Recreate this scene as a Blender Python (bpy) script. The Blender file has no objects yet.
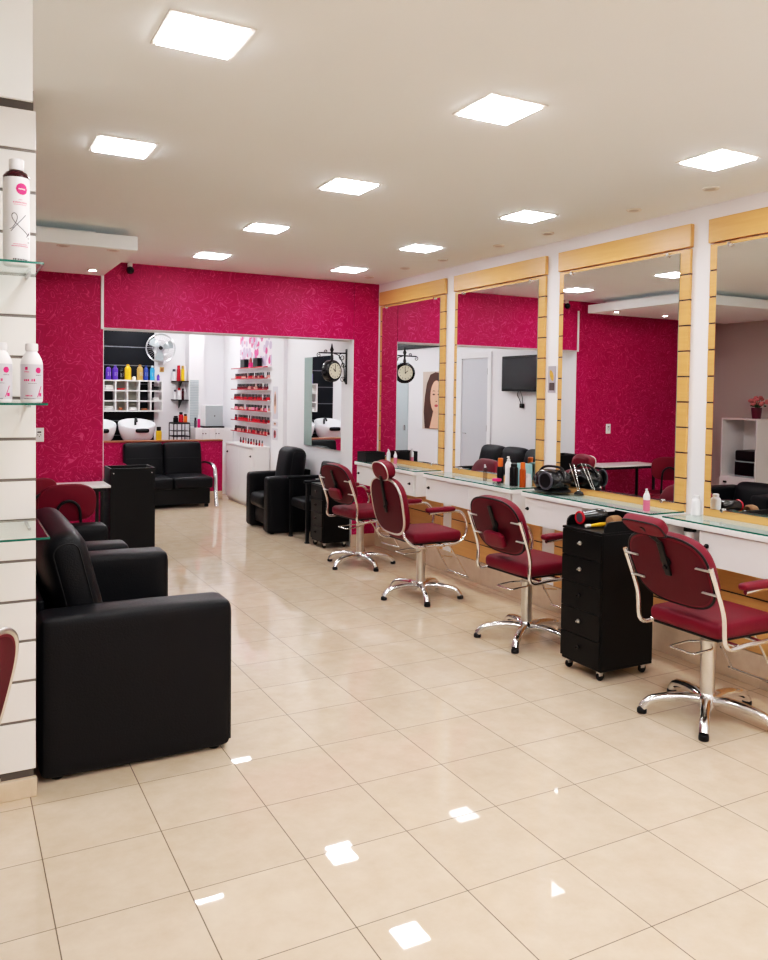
import bpy, bmesh, math, random
from mathutils import Vector, Matrix
random.seed(7)
sc = bpy.context.scene
COL = sc.collection
PI = math.pi
R = math.radians

# ------------------------------------------------------------------ helpers
def srgb(r, g, b):
    f = lambda c: (c / 255 / 12.92) if c / 255 <= .04045 else ((c / 255 + .055) / 1.055) ** 2.4
    return (f(r), f(g), f(b), 1)

def catmull(pts, n=6, closed=False):
    P = [Vector(p) for p in pts]
    out = []
    m = len(P)
    rng = range(m if closed else m - 1)
    for i in rng:
        p1, p2 = P[i], P[(i + 1) % m]
        p0 = P[i - 1] if (i > 0 or closed) else p1 * 2 - p2
        p3 = P[(i + 2) % m] if (i + 2 < m or closed) else p2 * 2 - p1
        for k in range(n):
            t = k / n
            out.append(.5 * ((2 * p1) + (p2 - p0) * t + (2 * p0 - 5 * p1 + 4 * p2 - p3) * t * t + (3 * p1 - p0 - 3 * p2 + p3) * t ** 3))
    if not closed:
        out.append(P[-1])
    return out

def fillet(pts, r, n=5):
    """polyline with corners rounded by radius r"""
    P = [Vector(p) for p in pts]
    out = [P[0]]
    for a, b, c in zip(P, P[1:], P[2:]):
        u, v = (a - b), (c - b)
        d = min(r, u.length * .49, v.length * .49)
        s, e = b + u.normalized() * d, b + v.normalized() * d
        for k in range(n + 1):
            t = k / n
            out.append(s * (1 - t) ** 2 + b * 2 * t * (1 - t) + e * t * t)
    out.append(P[-1])
    return out

class MB:
    def __init__(self):
        self.bm = bmesh.new()
        self.M = Matrix.Identity(4)

    def _merge(self, t):
        bmesh.ops.transform(t, matrix=self.M, verts=t.verts)
        me = bpy.data.meshes.new('tmp')
        t.to_mesh(me)
        t.free()
        self.bm.from_mesh(me)
        bpy.data.meshes.remove(me)
        return self

    def box(self, x0, x1, y0, y1, z0, z1, bev=0, seg=2):
        t = bmesh.new()
        bmesh.ops.create_cube(t, size=1)
        for v in t.verts:
            v.co = Vector(((x0 + x1) / 2 + v.co.x * (x1 - x0), (y0 + y1) / 2 + v.co.y * (y1 - y0), (z0 + z1) / 2 + v.co.z * (z1 - z0)))
        if bev:
            bmesh.ops.bevel(t, geom=t.edges[:], offset=bev, segments=seg, profile=.5, affect='EDGES')
        return self._merge(t)

    def cushion(self, c, s, r, puff=(0, 0, 0), n=10):
        """rounded cushion: centre c, full size s, edge radius r, swelling per axis"""
        t = bmesh.new()
        h = [max(1e-4, x / 2) for x in s]
        r = min(r, *h)
        seen = {}
        def vert(a):
            k = tuple(round(q, 5) for q in a)
            if k in seen:
                return seen[k]
            p = [math.sin(q * PI / 2) * hh for q, hh in zip(a, h)]
            q = [max(-(hh - r), min(hh - r, pp)) for pp, hh in zip(p, h)]
            d = Vector([pp - qq for pp, qq in zip(p, q)])
            if d.length > 1e-9:
                p = [qq + dd for qq, dd in zip(q, d.normalized() * r)]
            f = [1 - (pp / hh) ** 2 for pp, hh in zip(p, h)]
            o = [p[0] + puff[0] * (p[0] / h[0]) * f[1] * f[2], p[1] + puff[1] * (p[1] / h[1]) * f[0] * f[2], p[2] + puff[2] * (p[2] / h[2]) * f[0] * f[1]]
            v = t.verts.new([o[i] + c[i] for i in range(3)])
            seen[k] = v
            return v
        g = [-1 + 2 * i / n for i in range(n + 1)]
        for ax in range(3):
            for sg in (-1, 1):
                for i in range(n):
                    for j in range(n):
                        q = []
                        for (a, b) in ((g[i], g[j]), (g[i + 1], g[j]), (g[i + 1], g[j + 1]), (g[i], g[j + 1])):
                            e = [0, 0, 0]
                            e[ax] = sg
                            e[(ax + 1) % 3] = a
                            e[(ax + 2) % 3] = b
                            q.append(vert(e))
                        t.faces.new(q if sg > 0 else q[::-1])
        return self._merge(t)

    def tube(self, pts, r, seg=10, closed=False, flat=1.0):
        t = bmesh.new()
        P = [Vector(p) for p in pts]
        n = len(P)
        rr = r if isinstance(r, (list, tuple)) else [r] * n
        rings = []
        up = None
        for i in range(n):
            if closed:
                d = (P[(i + 1) % n] - P[i - 1]).normalized()
            else:
                d = (P[min(i + 1, n - 1)] - P[max(i - 1, 0)]).normalized()
            if up is None:
                up = Vector((0, 0, 1)) if abs(d.z) < .9 else Vector((1, 0, 0))
            up = (up - d * up.dot(d)).normalized()
            sd = d.cross(up)
            rings.append([t.verts.new(P[i] + (sd * math.cos(2 * PI * k / seg) + up * math.sin(2 * PI * k / seg) * flat) * rr[i]) for k in range(seg)])
        for i in range(n if closed else n - 1):
            a, b = rings[i], rings[(i + 1) % n]
            for k in range(seg):
                t.faces.new((a[k], a[(k + 1) % seg], b[(k + 1) % seg], b[k]))
        if not closed:
            t.faces.new(rings[0][::-1])
            t.faces.new(rings[-1])
        bmesh.ops.recalc_face_normals(t, faces=t.faces)
        return self._merge(t)

    def lathe(self, prof, c=(0, 0, 0), seg=24, axis='Z', ell=(1, 1)):
        t = bmesh.new()
        rings = []
        for (r, z) in prof:
            if r < 1e-6:
                rings.append([t.verts.new((0, 0, z))])
            else:
                rings.append([t.verts.new((r * math.cos(2 * PI * k / seg) * ell[0], r * math.sin(2 * PI * k / seg) * ell[1], z)) for k in range(seg)])
        for a, b in zip(rings, rings[1:]):
            for k in range(seg):
                k2 = (k + 1) % seg
                if len(a) == 1 and len(b) == 1:
                    continue
                if len(a) == 1:
                    t.faces.new((a[0], b[k2], b[k]))
                elif len(b) == 1:
                    t.faces.new((a[k], a[k2], b[0]))
                else:
                    t.faces.new((a[k], a[k2], b[k2], b[k]))
        if len(rings[0]) > 1:
            t.faces.new(rings[0][::-1])
        if len(rings[-1]) > 1:
            t.faces.new(rings[-1])
        bmesh.ops.recalc_face_normals(t, faces=t.faces)
        m = Matrix.Identity(4)
        if axis == 'X':
            m = Matrix.Rotation(PI / 2, 4, 'Y')
        elif axis == 'Y':
            m = Matrix.Rotation(-PI / 2, 4, 'X')
        bmesh.ops.transform(t, matrix=Matrix.Translation(c) @ m, verts=t.verts)
        return self._merge(t)

    def prism(self, poly, ax, a0, a1, bev=0, seg=2):
        """poly: 2-D outline in the other two axes (in x,y,z order), extruded along ax from a0 to a1"""
        t = bmesh.new()
        def put(p, a):
            q = list(p)
            q.insert(ax, a)
            return t.verts.new(q)
        A = [put(p, a0) for p in poly]
        B = [put(p, a1) for p in poly]
        n = len(poly)
        t.faces.new(A)
        t.faces.new(B[::-1])
        for k in range(n):
            t.faces.new((A[k], B[k], B[(k + 1) % n], A[(k + 1) % n]))
        bmesh.ops.recalc_face_normals(t, faces=t.faces)
        if bev:
            bmesh.ops.bevel(t, geom=t.edges[:], offset=bev, segments=seg, profile=.5, affect='EDGES', clamp_overlap=True)
        return self._merge(t)

    def pad(self, w, h, th, ex=3.2, r=.02, dome=.012, seg=40, taper=0.0):
        """upholstered pad in the XZ plane, back at y=0, front at y=th, superellipse outline"""
        t = bmesh.new()
        def outline(s, y):
            o = []
            for k in range(seg):
                a = 2 * PI * k / seg
                ca, sa = math.cos(a), math.sin(a)
                x = math.copysign(abs(ca) ** (2 / ex), ca) * (w / 2)
                z = math.copysign(abs(sa) ** (2 / ex), sa) * (h / 2)
                x *= 1 + taper * (z / (h / 2))
                kx, kz = (w / 2 - s) / (w / 2), (h / 2 - s) / (h / 2)
                o.append(t.verts.new((x * kx, y, z * kz)))
            return o
        m = min(w, h) / 2
        rings = [outline(m * .6, 0), outline(.008, 0), outline(0, .008)]
        rings.append(outline(0, th - r))
        for k in (1, 2, 3):
            a = k * PI / 6
            rings.append(outline(r * (1 - math.cos(a)), th - r + r * math.sin(a)))
        rings.append(outline(r + (m - r) * .3, th + dome * .55))
        rings.append(outline(r + (m - r) * .62, th + dome))
        for a, b in zip(rings, rings[1:]):
            for k in range(seg):
                t.faces.new((a[k], a[(k + 1) % seg], b[(k + 1) % seg], b[k]))
        t.faces.new(rings[0])
        t.faces.new(rings[-1][::-1])
        bmesh.ops.recalc_face_normals(t, faces=t.faces)
        return self._merge(t)

    def sphere(self, c, r, s=(1, 1, 1), u=16, v=10):
        t = bmesh.new()
        bmesh.ops.create_uvsphere(t, u_segments=u, v_segments=v, radius=r)
        for q in t.verts:
            q.co = Vector((q.co.x * s[0] + c[0], q.co.y * s[1] + c[1], q.co.z * s[2] + c[2]))
        return self._merge(t)

    def poly(self, pts):
        t = bmesh.new()
        t.faces.new([t.verts.new(p) for p in pts])
        return self._merge(t)

def obj(name, mb, mat, parent=None, angle=50, label=None):
    me = bpy.data.meshes.new(name)
    mb.bm.to_mesh(me)
    mb.bm.free()
    me.polygons.foreach_set('use_smooth', [True] * len(me.polygons))
    me.set_sharp_from_angle(angle=R(angle))
    o = bpy.data.objects.new(name, me)
    COL.objects.link(o)
    if mat:
        me.materials.append(mat)
    wn = o.modifiers.new('weighted_normals', 'WEIGHTED_NORMAL')
    wn.keep_sharp = True
    if parent:
        o.parent = parent
    if label:
        o['label'] = label
    return o

def tag(o, label, cat, group=None, kind=None):
    o['label'] = label
    o['category'] = cat
    if group:
        o['group'] = group
    if kind:
        o['kind'] = kind
    return o

def thing(name, label, cat, loc=(0, 0, 0), rz=0, group=None):
    o = bpy.data.objects.new(name, None)
    COL.objects.link(o)
    o.location = loc
    o.rotation_euler = (0, 0, rz)
    o.empty_display_size = .1
    return tag(o, label, cat, group)

def struct(name, mb, mat, label=None):
    o = obj(name, mb, mat)
    o['kind'] = 'structure'
    if label:
        o['label'] = label
    return o

def dup(root, loc=None, rz=None, label=None, group=None):
    kids = {}
    for o in COL.objects:
        if o.parent:
            kids.setdefault(o.parent, []).append(o)
    def rec(o, par):
        c = o.copy()
        COL.objects.link(c)
        c.parent = par
        for k in kids.get(o, []):
            rec(k, c)
        return c
    r = rec(root, None)
    if loc is not None:
        r.location = loc
    if rz is not None:
        r.rotation_euler = (0, 0, rz)
    if label:
        r['label'] = label
    if group:
        r['group'] = group
    return r

# ------------------------------------------------------------------ materials
MATS = {}
def mat(name, col, rough=.5, metal=0, spec=.5, coat=0, bump=0, bscale=60, var=0, vscale=8, emit=0, trans=0, ior=1.45, stretch=(1, 1, 1), coat_rough=.05, alpha=1):
    if name in MATS:
        return MATS[name]
    m = bpy.data.materials.new(name)
    m.use_nodes = True
    nt = m.node_tree
    b = nt.nodes['Principled BSDF']
    b.inputs['Base Color'].default_value = col
    b.inputs['Roughness'].default_value = rough
    b.inputs['Metallic'].default_value = metal
    b.inputs['Specular IOR Level'].default_value = spec
    b.inputs['Coat Weight'].default_value = coat
    b.inputs['Coat Roughness'].default_value = coat_rough
    b.inputs['Transmission Weight'].default_value = trans
    b.inputs['IOR'].default_value = ior
    b.inputs['Alpha'].default_value = alpha
    if emit:
        b.inputs['Emission Color'].default_value = col
        b.inputs['Emission Strength'].default_value = emit
    if bump or var:
        tc = nt.nodes.new('ShaderNodeTexCoord')
        mp = nt.nodes.new('ShaderNodeMapping')
        mp.inputs['Scale'].default_value = stretch
        nt.links.new(tc.outputs['Object'], mp.inputs['Vector'])
    if var:
        n = nt.nodes.new('ShaderNodeTexNoise')
        n.inputs['Scale'].default_value = vscale
        n.inputs['Detail'].default_value = 4
        nt.links.new(mp.outputs['Vector'], n.inputs['Vector'])
        mx = nt.nodes.new('ShaderNodeMix')
        mx.data_type = 'RGBA'
        mx.inputs[6].default_value = tuple(c * (1 - var) for c in col[:3]) + (1,)
        mx.inputs[7].default_value = tuple(min(1, c * (1 + var)) for c in col[:3]) + (1,)
        nt.links.new(n.outputs['Fac'], mx.inputs[0])
        nt.links.new(mx.outputs[2], b.inputs['Base Color'])
    if bump:
        n2 = nt.nodes.new('ShaderNodeTexNoise')
        n2.inputs['Scale'].default_value = bscale
        n2.inputs['Detail'].default_value = 3
        nt.links.new(mp.outputs['Vector'], n2.inputs['Vector'])
        bp = nt.nodes.new('ShaderNodeBump')
        bp.inputs['Strength'].default_value = bump
        bp.inputs['Distance'].default_value = .01
        nt.links.new(n2.outputs['Fac'], bp.inputs['Height'])
        nt.links.new(bp.outputs['Normal'], b.inputs['Normal'])
    MATS[name] = m
    return m

def N(nt, t, **kw):
    n = nt.nodes.new(t)
    for k, v in kw.items():
        setattr(n, k, v)
    return n

def math_node(nt, op, a, b=None, c=None):
    n = nt.nodes.new('ShaderNodeMath')
    n.operation = op
    for i, v in enumerate((a, b, c)):
        if v is None:
            continue
        if isinstance(v, (int, float)):
            n.inputs[i].default_value = v
        else:
            nt.links.new(v, n.inputs[i])
    return n.outputs[0]

def mix_col(nt, f, a, b):
    n = nt.nodes.new('ShaderNodeMix')
    n.data_type = 'RGBA'
    for i, v in ((0, f), (6, a), (7, b)):
        if isinstance(v, (int, float, tuple)):
            n.inputs[i].default_value = v
        else:
            nt.links.new(v, n.inputs[i])
    return n.outputs[2]

TILE = .41
TX0, TY0 = .673 * TILE, 7.3316 * TILE
def floor_mat(name, grid=True):
    m = bpy.data.materials.new(name)
    m.use_nodes = True
    nt = m.node_tree
    L = nt.links.new
    b = nt.nodes['Principled BSDF']
    geo = N(nt, 'ShaderNodeNewGeometry')
    sep = N(nt, 'ShaderNodeSeparateXYZ')
    L(geo.outputs['Position'], sep.inputs[0])
    u = math_node(nt, 'DIVIDE', math_node(nt, 'SUBTRACT', sep.outputs[0], TX0), TILE)
    v = math_node(nt, 'DIVIDE', math_node(nt, 'SUBTRACT', sep.outputs[1], TY0), TILE)
    fu, fv = math_node(nt, 'FRACT', u), math_node(nt, 'FRACT', v)
    eu = math_node(nt, 'MINIMUM', fu, math_node(nt, 'SUBTRACT', 1, fu))
    ev = math_node(nt, 'MINIMUM', fv, math_node(nt, 'SUBTRACT', 1, fv))
    grout = math_node(nt, 'MAXIMUM', math_node(nt, 'LESS_THAN', eu, .0048), math_node(nt, 'LESS_THAN', ev, .0040))
    cell = N(nt, 'ShaderNodeCombineXYZ')
    L(math_node(nt, 'FLOOR', u), cell.inputs[0])
    L(math_node(nt, 'FLOOR', v), cell.inputs[1])
    wn = N(nt, 'ShaderNodeTexWhiteNoise', noise_dimensions='3D')
    L(cell.outputs[0], wn.inputs['Vector'])
    off = N(nt, 'ShaderNodeVectorMath', operation='MULTIPLY_ADD')
    L(wn.outputs['Color'], off.inputs[0])
    off.inputs[1].default_value = (13, 17, 11)
    L(geo.outputs['Position'], off.inputs[2])
    n1 = N(nt, 'ShaderNodeTexNoise')
    n1.inputs['Scale'].default_value = 9
    n1.inputs['Detail'].default_value = 6
    n1.inputs['Roughness'].default_value = .62
    L(off.outputs[0], n1.inputs['Vector'])
    ramp = N(nt, 'ShaderNodeValToRGB')
    ramp.color_ramp.elements[0].position = .2
    ramp.color_ramp.elements[0].color = srgb(205, 182, 157)
    ramp.color_ramp.elements[1].position = .8
    ramp.color_ramp.elements[1].color = srgb(221, 203, 181)
    L(n1.outputs['Fac'], ramp.inputs[0])
    hsv = N(nt, 'ShaderNodeHueSaturation')
    L(ramp.outputs[0], hsv.inputs['Color'])
    L(math_node(nt, 'MULTIPLY_ADD', wn.outputs['Value'], .05, .975), hsv.inputs['Value'])
    col = mix_col(nt, grout, hsv.outputs[0], srgb(92, 76, 62)) if grid else hsv.outputs[0]
    L(col, b.inputs['Base Color'])
    if grid:
        L(math_node(nt, 'MULTIPLY_ADD', grout, .5, .025), b.inputs['Roughness'])
        b.inputs['IOR'].default_value = 1.55
        # each tile laid a hair out of level
        t = N(nt, 'ShaderNodeVectorMath', operation='SUBTRACT')
        L(wn.outputs['Color'], t.inputs[0])
        t.inputs[1].default_value = (.5, .5, .5)
        t2 = N(nt, 'ShaderNodeVectorMath', operation='MULTIPLY_ADD')
        L(t.outputs[0], t2.inputs[0])
        t2.inputs[1].default_value = (.005, .005, 0)
        L(geo.outputs['Normal'], t2.inputs[2])
        nn = N(nt, 'ShaderNodeVectorMath', operation='NORMALIZE')
        L(t2.outputs[0], nn.inputs[0])
        L(nn.outputs[0], b.inputs['Normal'])
    else:
        b.inputs['Roughness'].default_value = .2
    return m

def wallpaper_mat():
    m = bpy.data.materials.new('pink_wallpaper')
    m.use_nodes = True
    nt = m.node_tree
    L = nt.links.new
    b = nt.nodes['Principled BSDF']
    geo = N(nt, 'ShaderNodeNewGeometry')
    n1 = N(nt, 'ShaderNodeTexNoise')
    n1.inputs['Scale'].default_value = 6.2
    n1.inputs['Detail'].default_value = 1.2
    n1.inputs['Distortion'].default_value = 2.2
    L(geo.outputs['Position'], n1.inputs['Vector'])
    f = math_node(nt, 'PINGPONG', math_node(nt, 'MULTIPLY', n1.outputs['Fac'], 6.0), .5)
    line = N(nt, 'ShaderNodeMapRange', interpolation_type='SMOOTHSTEP')
    L(f, line.inputs['Value'])
    line.inputs['From Min'].default_value = .0
    line.inputs['From Max'].default_value = .095
    line.inputs['To Min'].default_value = 1
    line.inputs['To Max'].default_value = 0
    n2 = N(nt, 'ShaderNodeTexNoise')
    n2.inputs['Scale'].default_value = 3.2
    n2.inputs['Detail'].default_value = 3
    L(geo.outputs['Position'], n2.inputs['Vector'])
    base = mix_col(nt, n2.outputs['Fac'], srgb(158, 4, 70), srgb(194, 12, 94))
    shade = mix_col(nt, math_node(nt, 'MULTIPLY', f, .9), base, srgb(150, 2, 64))
    col = mix_col(nt, math_node(nt, 'MULTIPLY', line.outputs[0], .5), shade, srgb(232, 92, 146))
    L(col, b.inputs['Base Color'])
    b.inputs['Roughness'].default_value = .5
    b.inputs['Specular IOR Level'].default_value = .2
    bp = N(nt, 'ShaderNodeBump')
    bp.inputs['Strength'].default_value = .35
    bp.inputs['Distance'].default_value = .004
    L(math_node(nt, 'ADD', line.outputs[0], f), bp.inputs['Height'])
    L(bp.outputs['Normal'], b.inputs['Normal'])
    return m

def wood_mat(name, c1, c2, along='Y', rough=.38):
    m = bpy.data.materials.new(name)
    m.use_nodes = True
    nt = m.node_tree
    L = nt.links.new
    b = nt.nodes['Principled BSDF']
    tc = N(nt, 'ShaderNodeTexCoord')
    mp = N(nt, 'ShaderNodeMapping')
    mp.inputs['Scale'].default_value = {'Y': (30, 1.6, 30), 'X': (1.6, 30, 30), 'Z': (30, 30, 1.6)}[along]
    L(tc.outputs['Object'], mp.inputs['Vector'])
    n1 = N(nt, 'ShaderNodeTexNoise')
    n1.inputs['Scale'].default_value = 1.6
    n1.inputs['Detail'].default_value = 5
    n1.inputs['Distortion'].default_value = .6
    L(mp.outputs[0], n1.inputs['Vector'])
    L(mix_col(nt, n1.outputs['Fac'], c1, c2), b.inputs['Base Color'])
    b.inputs['Roughness'].default_value = rough
    return m

def blob_poster_mat():
    m = bpy.data.materials.new('pink_lettering')
    m.use_nodes = True
    nt = m.node_tree
    L = nt.links.new
    b = nt.nodes['Principled BSDF']
    geo = N(nt, 'ShaderNodeNewGeometry')
    v = N(nt, 'ShaderNodeTexVoronoi')
    v.inputs['Scale'].default_value = 9
    L(geo.outputs['Position'], v.inputs['Vector'])
    f = math_node(nt, 'LESS_THAN', v.outputs['Distance'], .52)
    sepc = N(nt, 'ShaderNodeSeparateColor')
    L(v.outputs['Color'], sepc.inputs[0])
    pick = mix_col(nt, math_node(nt, 'GREATER_THAN', sepc.outputs[0], .5), srgb(222, 60, 130), srgb(198, 175, 205))
    L(mix_col(nt, f, srgb(240, 226, 236), pick), b.inputs['Base Color'])
    b.inputs['Roughness'].default_value = .4
    return m

M = dict(
    floor=floor_mat('cream_floor_tiles'), skirting=floor_mat('tile_skirting', False),
    paper=wallpaper_mat(),
    ceil=mat('ceiling_paint', srgb(244, 249, 250), .8, bump=.02, bscale=40),
    white=mat('white_wall_paint', srgb(236, 235, 238), .6, bump=.03, bscale=30),
    grey=mat('warm_grey_wall', srgb(196, 188, 182), .7, bump=.03, bscale=30),
    slat=mat('white_laminate', srgb(240, 238, 236), .32, bump=.02, bscale=8),
    lam=mat('white_cabinet_laminate', srgb(238, 236, 235), .3, var=.02),
    slot=mat('slot_shadow', srgb(92, 86, 82), .6, var=.1),
    slotrim=mat('slot_metal', srgb(128, 122, 118), .45, .4, var=.1),
    satin=mat('satin_metal', srgb(214, 212, 206), .3, .55, var=.03),
    alu=mat('aluminium', srgb(190, 190, 192), .3, 1, var=.05),
    wood=wood_mat('honey_wood', srgb(205, 151, 86), srgb(224, 175, 113)),
    brown=wood_mat('brown_wood', srgb(120, 66, 38), srgb(165, 98, 58), 'X'),
    dark_slot=mat('dark_groove', srgb(48, 36, 28), .5, var=.1),
    mirror=mat('mirror_silver', (.93, .94, .94, 1), 0, 1, bump=0),
    mirror_edge=mat('mirror_edge_glass', srgb(150, 170, 165), .15, var=.05),
    chrome=mat('chrome', (.82, .82, .83, 1), .12, 1, var=.03, vscale=20),
    brushed=mat('brushed_metal', (.72, .70, .67, 1), .28, 1, var=.06, vscale=30),
    black=mat('black_leather', (.0045, .0048, .0065, 1), .42, bump=.14, bscale=140, spec=.22, var=.15),
    seam=mat('black_stitching', (.004, .004, .005, 1), .6, var=.1),
    blackwood=mat('black_painted_wood', (.004, .004, .0045, 1), .38, spec=.22, bump=.05, bscale=60, var=.1),
    plastic=mat('black_plastic', (.006, .006, .007, 1), .4, spec=.3, var=.1),
    gloss=mat('black_gloss', (.008, .008, .009, 1), .12, var=.1),
    wine=mat('burgundy_vinyl', srgb(112, 12, 38), .45, spec=.3, bump=.06, bscale=150, var=.10),
    wine_back=mat('burgundy_back', srgb(84, 10, 28), .5, spec=.22, bump=.04, bscale=120, var=.10),
    wslat=mat('black_slatwall', (.005, .006, .009, 1), .4, spec=.2, var=.1),
    wslot=mat('grey_slot', srgb(116, 118, 124), .4, var=.1),
    ceramic=mat('white_ceramic', srgb(240, 241, 244), .12, coat=.4, var=.01),
    bottle=mat('white_bottle', srgb(238, 237, 240), .3, var=.01),
    label_grey=mat('silver_label', srgb(205, 203, 212), .35, var=.05),
    pink=mat('hot_pink', srgb(216, 30, 110), .4, var=.05),
    pinklight=mat('light_pink', srgb(226, 120, 150), .4, var=.05),
    ink=mat('grey_ink', srgb(70, 66, 76), .5, var=.05),
    maroon=mat('maroon_plastic', srgb(60, 16, 24), .25, var=.1),
    orange=mat('orange_plastic', srgb(226, 106, 30), .35, var=.05),
    amber=mat('amber_plastic', srgb(176, 78, 22), .2, var=.1),
    purple=mat('purple_bottle', srgb(84, 46, 160), .3, var=.08),
    yellow=mat('yellow_bottle', srgb(226, 174, 24), .3, var=.06),
    gold=mat('gold_bottle', srgb(186, 146, 84), .3, metal=.3, var=.06),
    blue=mat('blue_bottle', srgb(32, 58, 140), .3, var=.08),
    lightblue=mat('light_blue_bottle', srgb(60, 150, 205), .3, var=.08),
    red=mat('red_lacquer', srgb(180, 16, 36), .25, var=.1),
    darkred=mat('dark_red_lacquer', srgb(92, 12, 30), .25, var=.1),
    nude=mat('nude_lacquer', srgb(206, 140, 132), .25, var=.1),
    towel=mat('white_towel', srgb(230, 228, 226), .9, bump=.5, bscale=200),
    doorw=mat('door_paint', srgb(196, 198, 205), .45, var=.02),
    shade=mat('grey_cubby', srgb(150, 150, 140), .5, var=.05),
    steelgrey=mat('grey_appliance', srgb(176, 188, 192), .3, var=.04),
    skin=mat('skin_print', srgb(226, 176, 150), .5, var=.06),
    hair=mat('brown_hair_print', srgb(74, 44, 34), .5, var=.25, vscale=14),
    lips=mat('lips_print', srgb(176, 70, 76), .5, var=.05),
    paper_beige=mat('beige_print', srgb(200, 182, 168), .5, var=.1),
    dial=mat('clock_dial', srgb(232, 224, 200), .4, var=.03),
    screen=mat('screen_glass', (.006, .006, .007, 1), .15, var=.05),
    leaf=mat('leaf_green', srgb(52, 92, 44), .5, var=.3),
    petal=mat('petal_pink', srgb(214, 128, 128), .6, var=.25, vscale=30),
    potmat=mat('burgundy_pot', srgb(84, 16, 40), .3, var=.08),
    bristle=mat('bristle_tan', srgb(158, 120, 84), .8, bump=.8, bscale=180),
    dimple=mat('unlit_lamp', srgb(196, 190, 182), .4, var=.05),
    fitting=mat('white_fitting', srgb(232, 228, 222), .4, var=.02),
    panel=mat('lit_panel', (.975, .98, 1, 1), .5, emit=53, var=0),
    spot=mat('lit_spot', (1, .96, .9, 1), .5, emit=70, var=0),
    cord=mat('white_plastic', srgb(232, 232, 230), .4, var=.02),
    poster=blob_poster_mat(),
)
def glass_mat(name, tint, gloss=.9):
    m = bpy.data.materials.new(name)
    m.use_nodes = True
    nt = m.node_tree
    L = nt.links.new
    out = nt.nodes['Material Output']
    nt.nodes.remove(nt.nodes['Principled BSDF'])
    tr = N(nt, 'ShaderNodeBsdfTransparent')
    tr.inputs[0].default_value = tint
    gl = N(nt, 'ShaderNodeBsdfGlossy')
    gl.inputs['Roughness'].default_value = .02
    fr = N(nt, 'ShaderNodeFresnel')
    fr.inputs['IOR'].default_value = 1.5
    mx = N(nt, 'ShaderNodeMixShader')
    gg = N(nt, 'ShaderNodeNewGeometry')
    front = math_node(nt, 'SUBTRACT', 1, gg.outputs['Backfacing'])
    L(math_node(nt, 'MULTIPLY', math_node(nt, 'MULTIPLY', fr.outputs[0], gloss), front), mx.inputs[0])
    L(tr.outputs[0], mx.inputs[1])
    L(gl.outputs[0], mx.inputs[2])
    L(mx.outputs[0], out.inputs['Surface'])
    return m
M['glass'] = glass_mat('clear_green_glass', srgb(247, 253, 251))
M['glass_edge'] = mat('green_glass_edge', srgb(22, 104, 90), .12, var=.1)
M['clear'] = glass_mat('clear_plastic', srgb(225, 225, 225))

# ------------------------------------------------------------------ key planes (metres, camera above the origin)
ZC = 2.816
XW = 4.065          # right wall
XM = 4.035          # mirror faces
YB = 7.773          # front of the pink wall with the wide opening
YB2 = 8.06
XL = -1.25
XRR = 4.0           # right wall of the rear room
XRL = 1.0           # left wall of the rear room
YW = 13.2           # wash wall
JL, JR = 1.225, 3.767
LZ = 2.206
YF = -2.6

# ------------------------------------------------------------------ setting
struct('floor', MB().box(XL - .1, XW + .1, YF, YW + .1, -.06, 0), M['floor'])
struct('ceiling', MB().box(XL - .1, XW + .1, YF, YW + .1, ZC, ZC + .08), M['ceil'])
struct('wall_right', MB().box(XW, XW + .1, YF, YB2, 0, ZC), M['white'])
struct('wall_front_bounce', MB().box(XL - .1, XW + .1, YF - .1, YF, 0, ZC), M['white'])  # unseen closing wall, added so its white bounces light into the room
struct('wall_left', MB().box(XL - .1, XL, YF, YB2, 0, ZC), M['grey'])
struct('wall_back_left', MB().box(XL, JL, YB, YB2, 0, ZC), M['paper'])
struct('wall_back_top', MB().box(JL, JR, YB, YB2 - .02, LZ + .006, ZC), M['paper'])
struct('wall_back_right', MB().box(JR + .006, XW, YB, YB2 - .02, 0, ZC), M['paper'])
# white reveal of the opening
rv = MB()
rv.box(JR, JR + .006, YB + .004, YB2, 0, LZ)
rv.box(JL, JR + .006, YB + .004, YB2, LZ, LZ + .006)
rv.box(JL, JL + .006, YB + .004, YB2, 0, LZ)
struct('trim_1', rv, M['white'], 'white painted reveal lining the wide opening')
struct('wall_rear_right', MB().box(XRR, XRR + .1, YB2, YW, 0, ZC), M['white'])
struct('wall_rear_left', MB().box(XRL - .1, XRL, YB2, YW, 0, ZC), M['white'])
struct('wall_rear', MB().box(XRL - .1, XRR + .1, YW, YW + .1, 0, ZC), M['white'])
struct('wall_half', MB().box(1.62, 3.66, 12.1, 12.22, 0, .885), M['paper'])
struct('trim_2', MB().box(1.62, 3.66, 12.08, 12.25, .885, .905, .004), M['brown'], 'brown wooden cap along the low pink wall')
struct('baseboard_half', MB().box(1.62, 3.66, 12.085, 12.1, 0, .12, .003), M['skirting'])
struct('wall_rear_pier', MB().box(3.85, XRR, YB2, 9.8, 0, ZC), M['white'])
struct('wall_pilaster', MB().box(XRR - .05, XRR, 10.3, 10.76, 0, ZC), M['white'])
struct('wall_rear_column', MB().box(3.36, 3.6, 12.95, YW, 0, ZC), M['white'])
struct('trim_3', MB().box(XRL, XRL + .02, 10.5, YW, 2.42, ZC), M['plastic'], 'dark band at the top of the white wall')
struct('baseboard_right', MB().box(XW - .02, XW, YF, YB, 0, .19, .003), M['skirting'])
struct('baseboard_back', MB().box(XL, JL, YB - .014, YB, 0, .13, .003), M['skirting'])
struct('baseboard_back_right', MB().box(JR - .012, XW - .02, YB - .014, YB, 0, .13, .003), M['skirting'])

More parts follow.
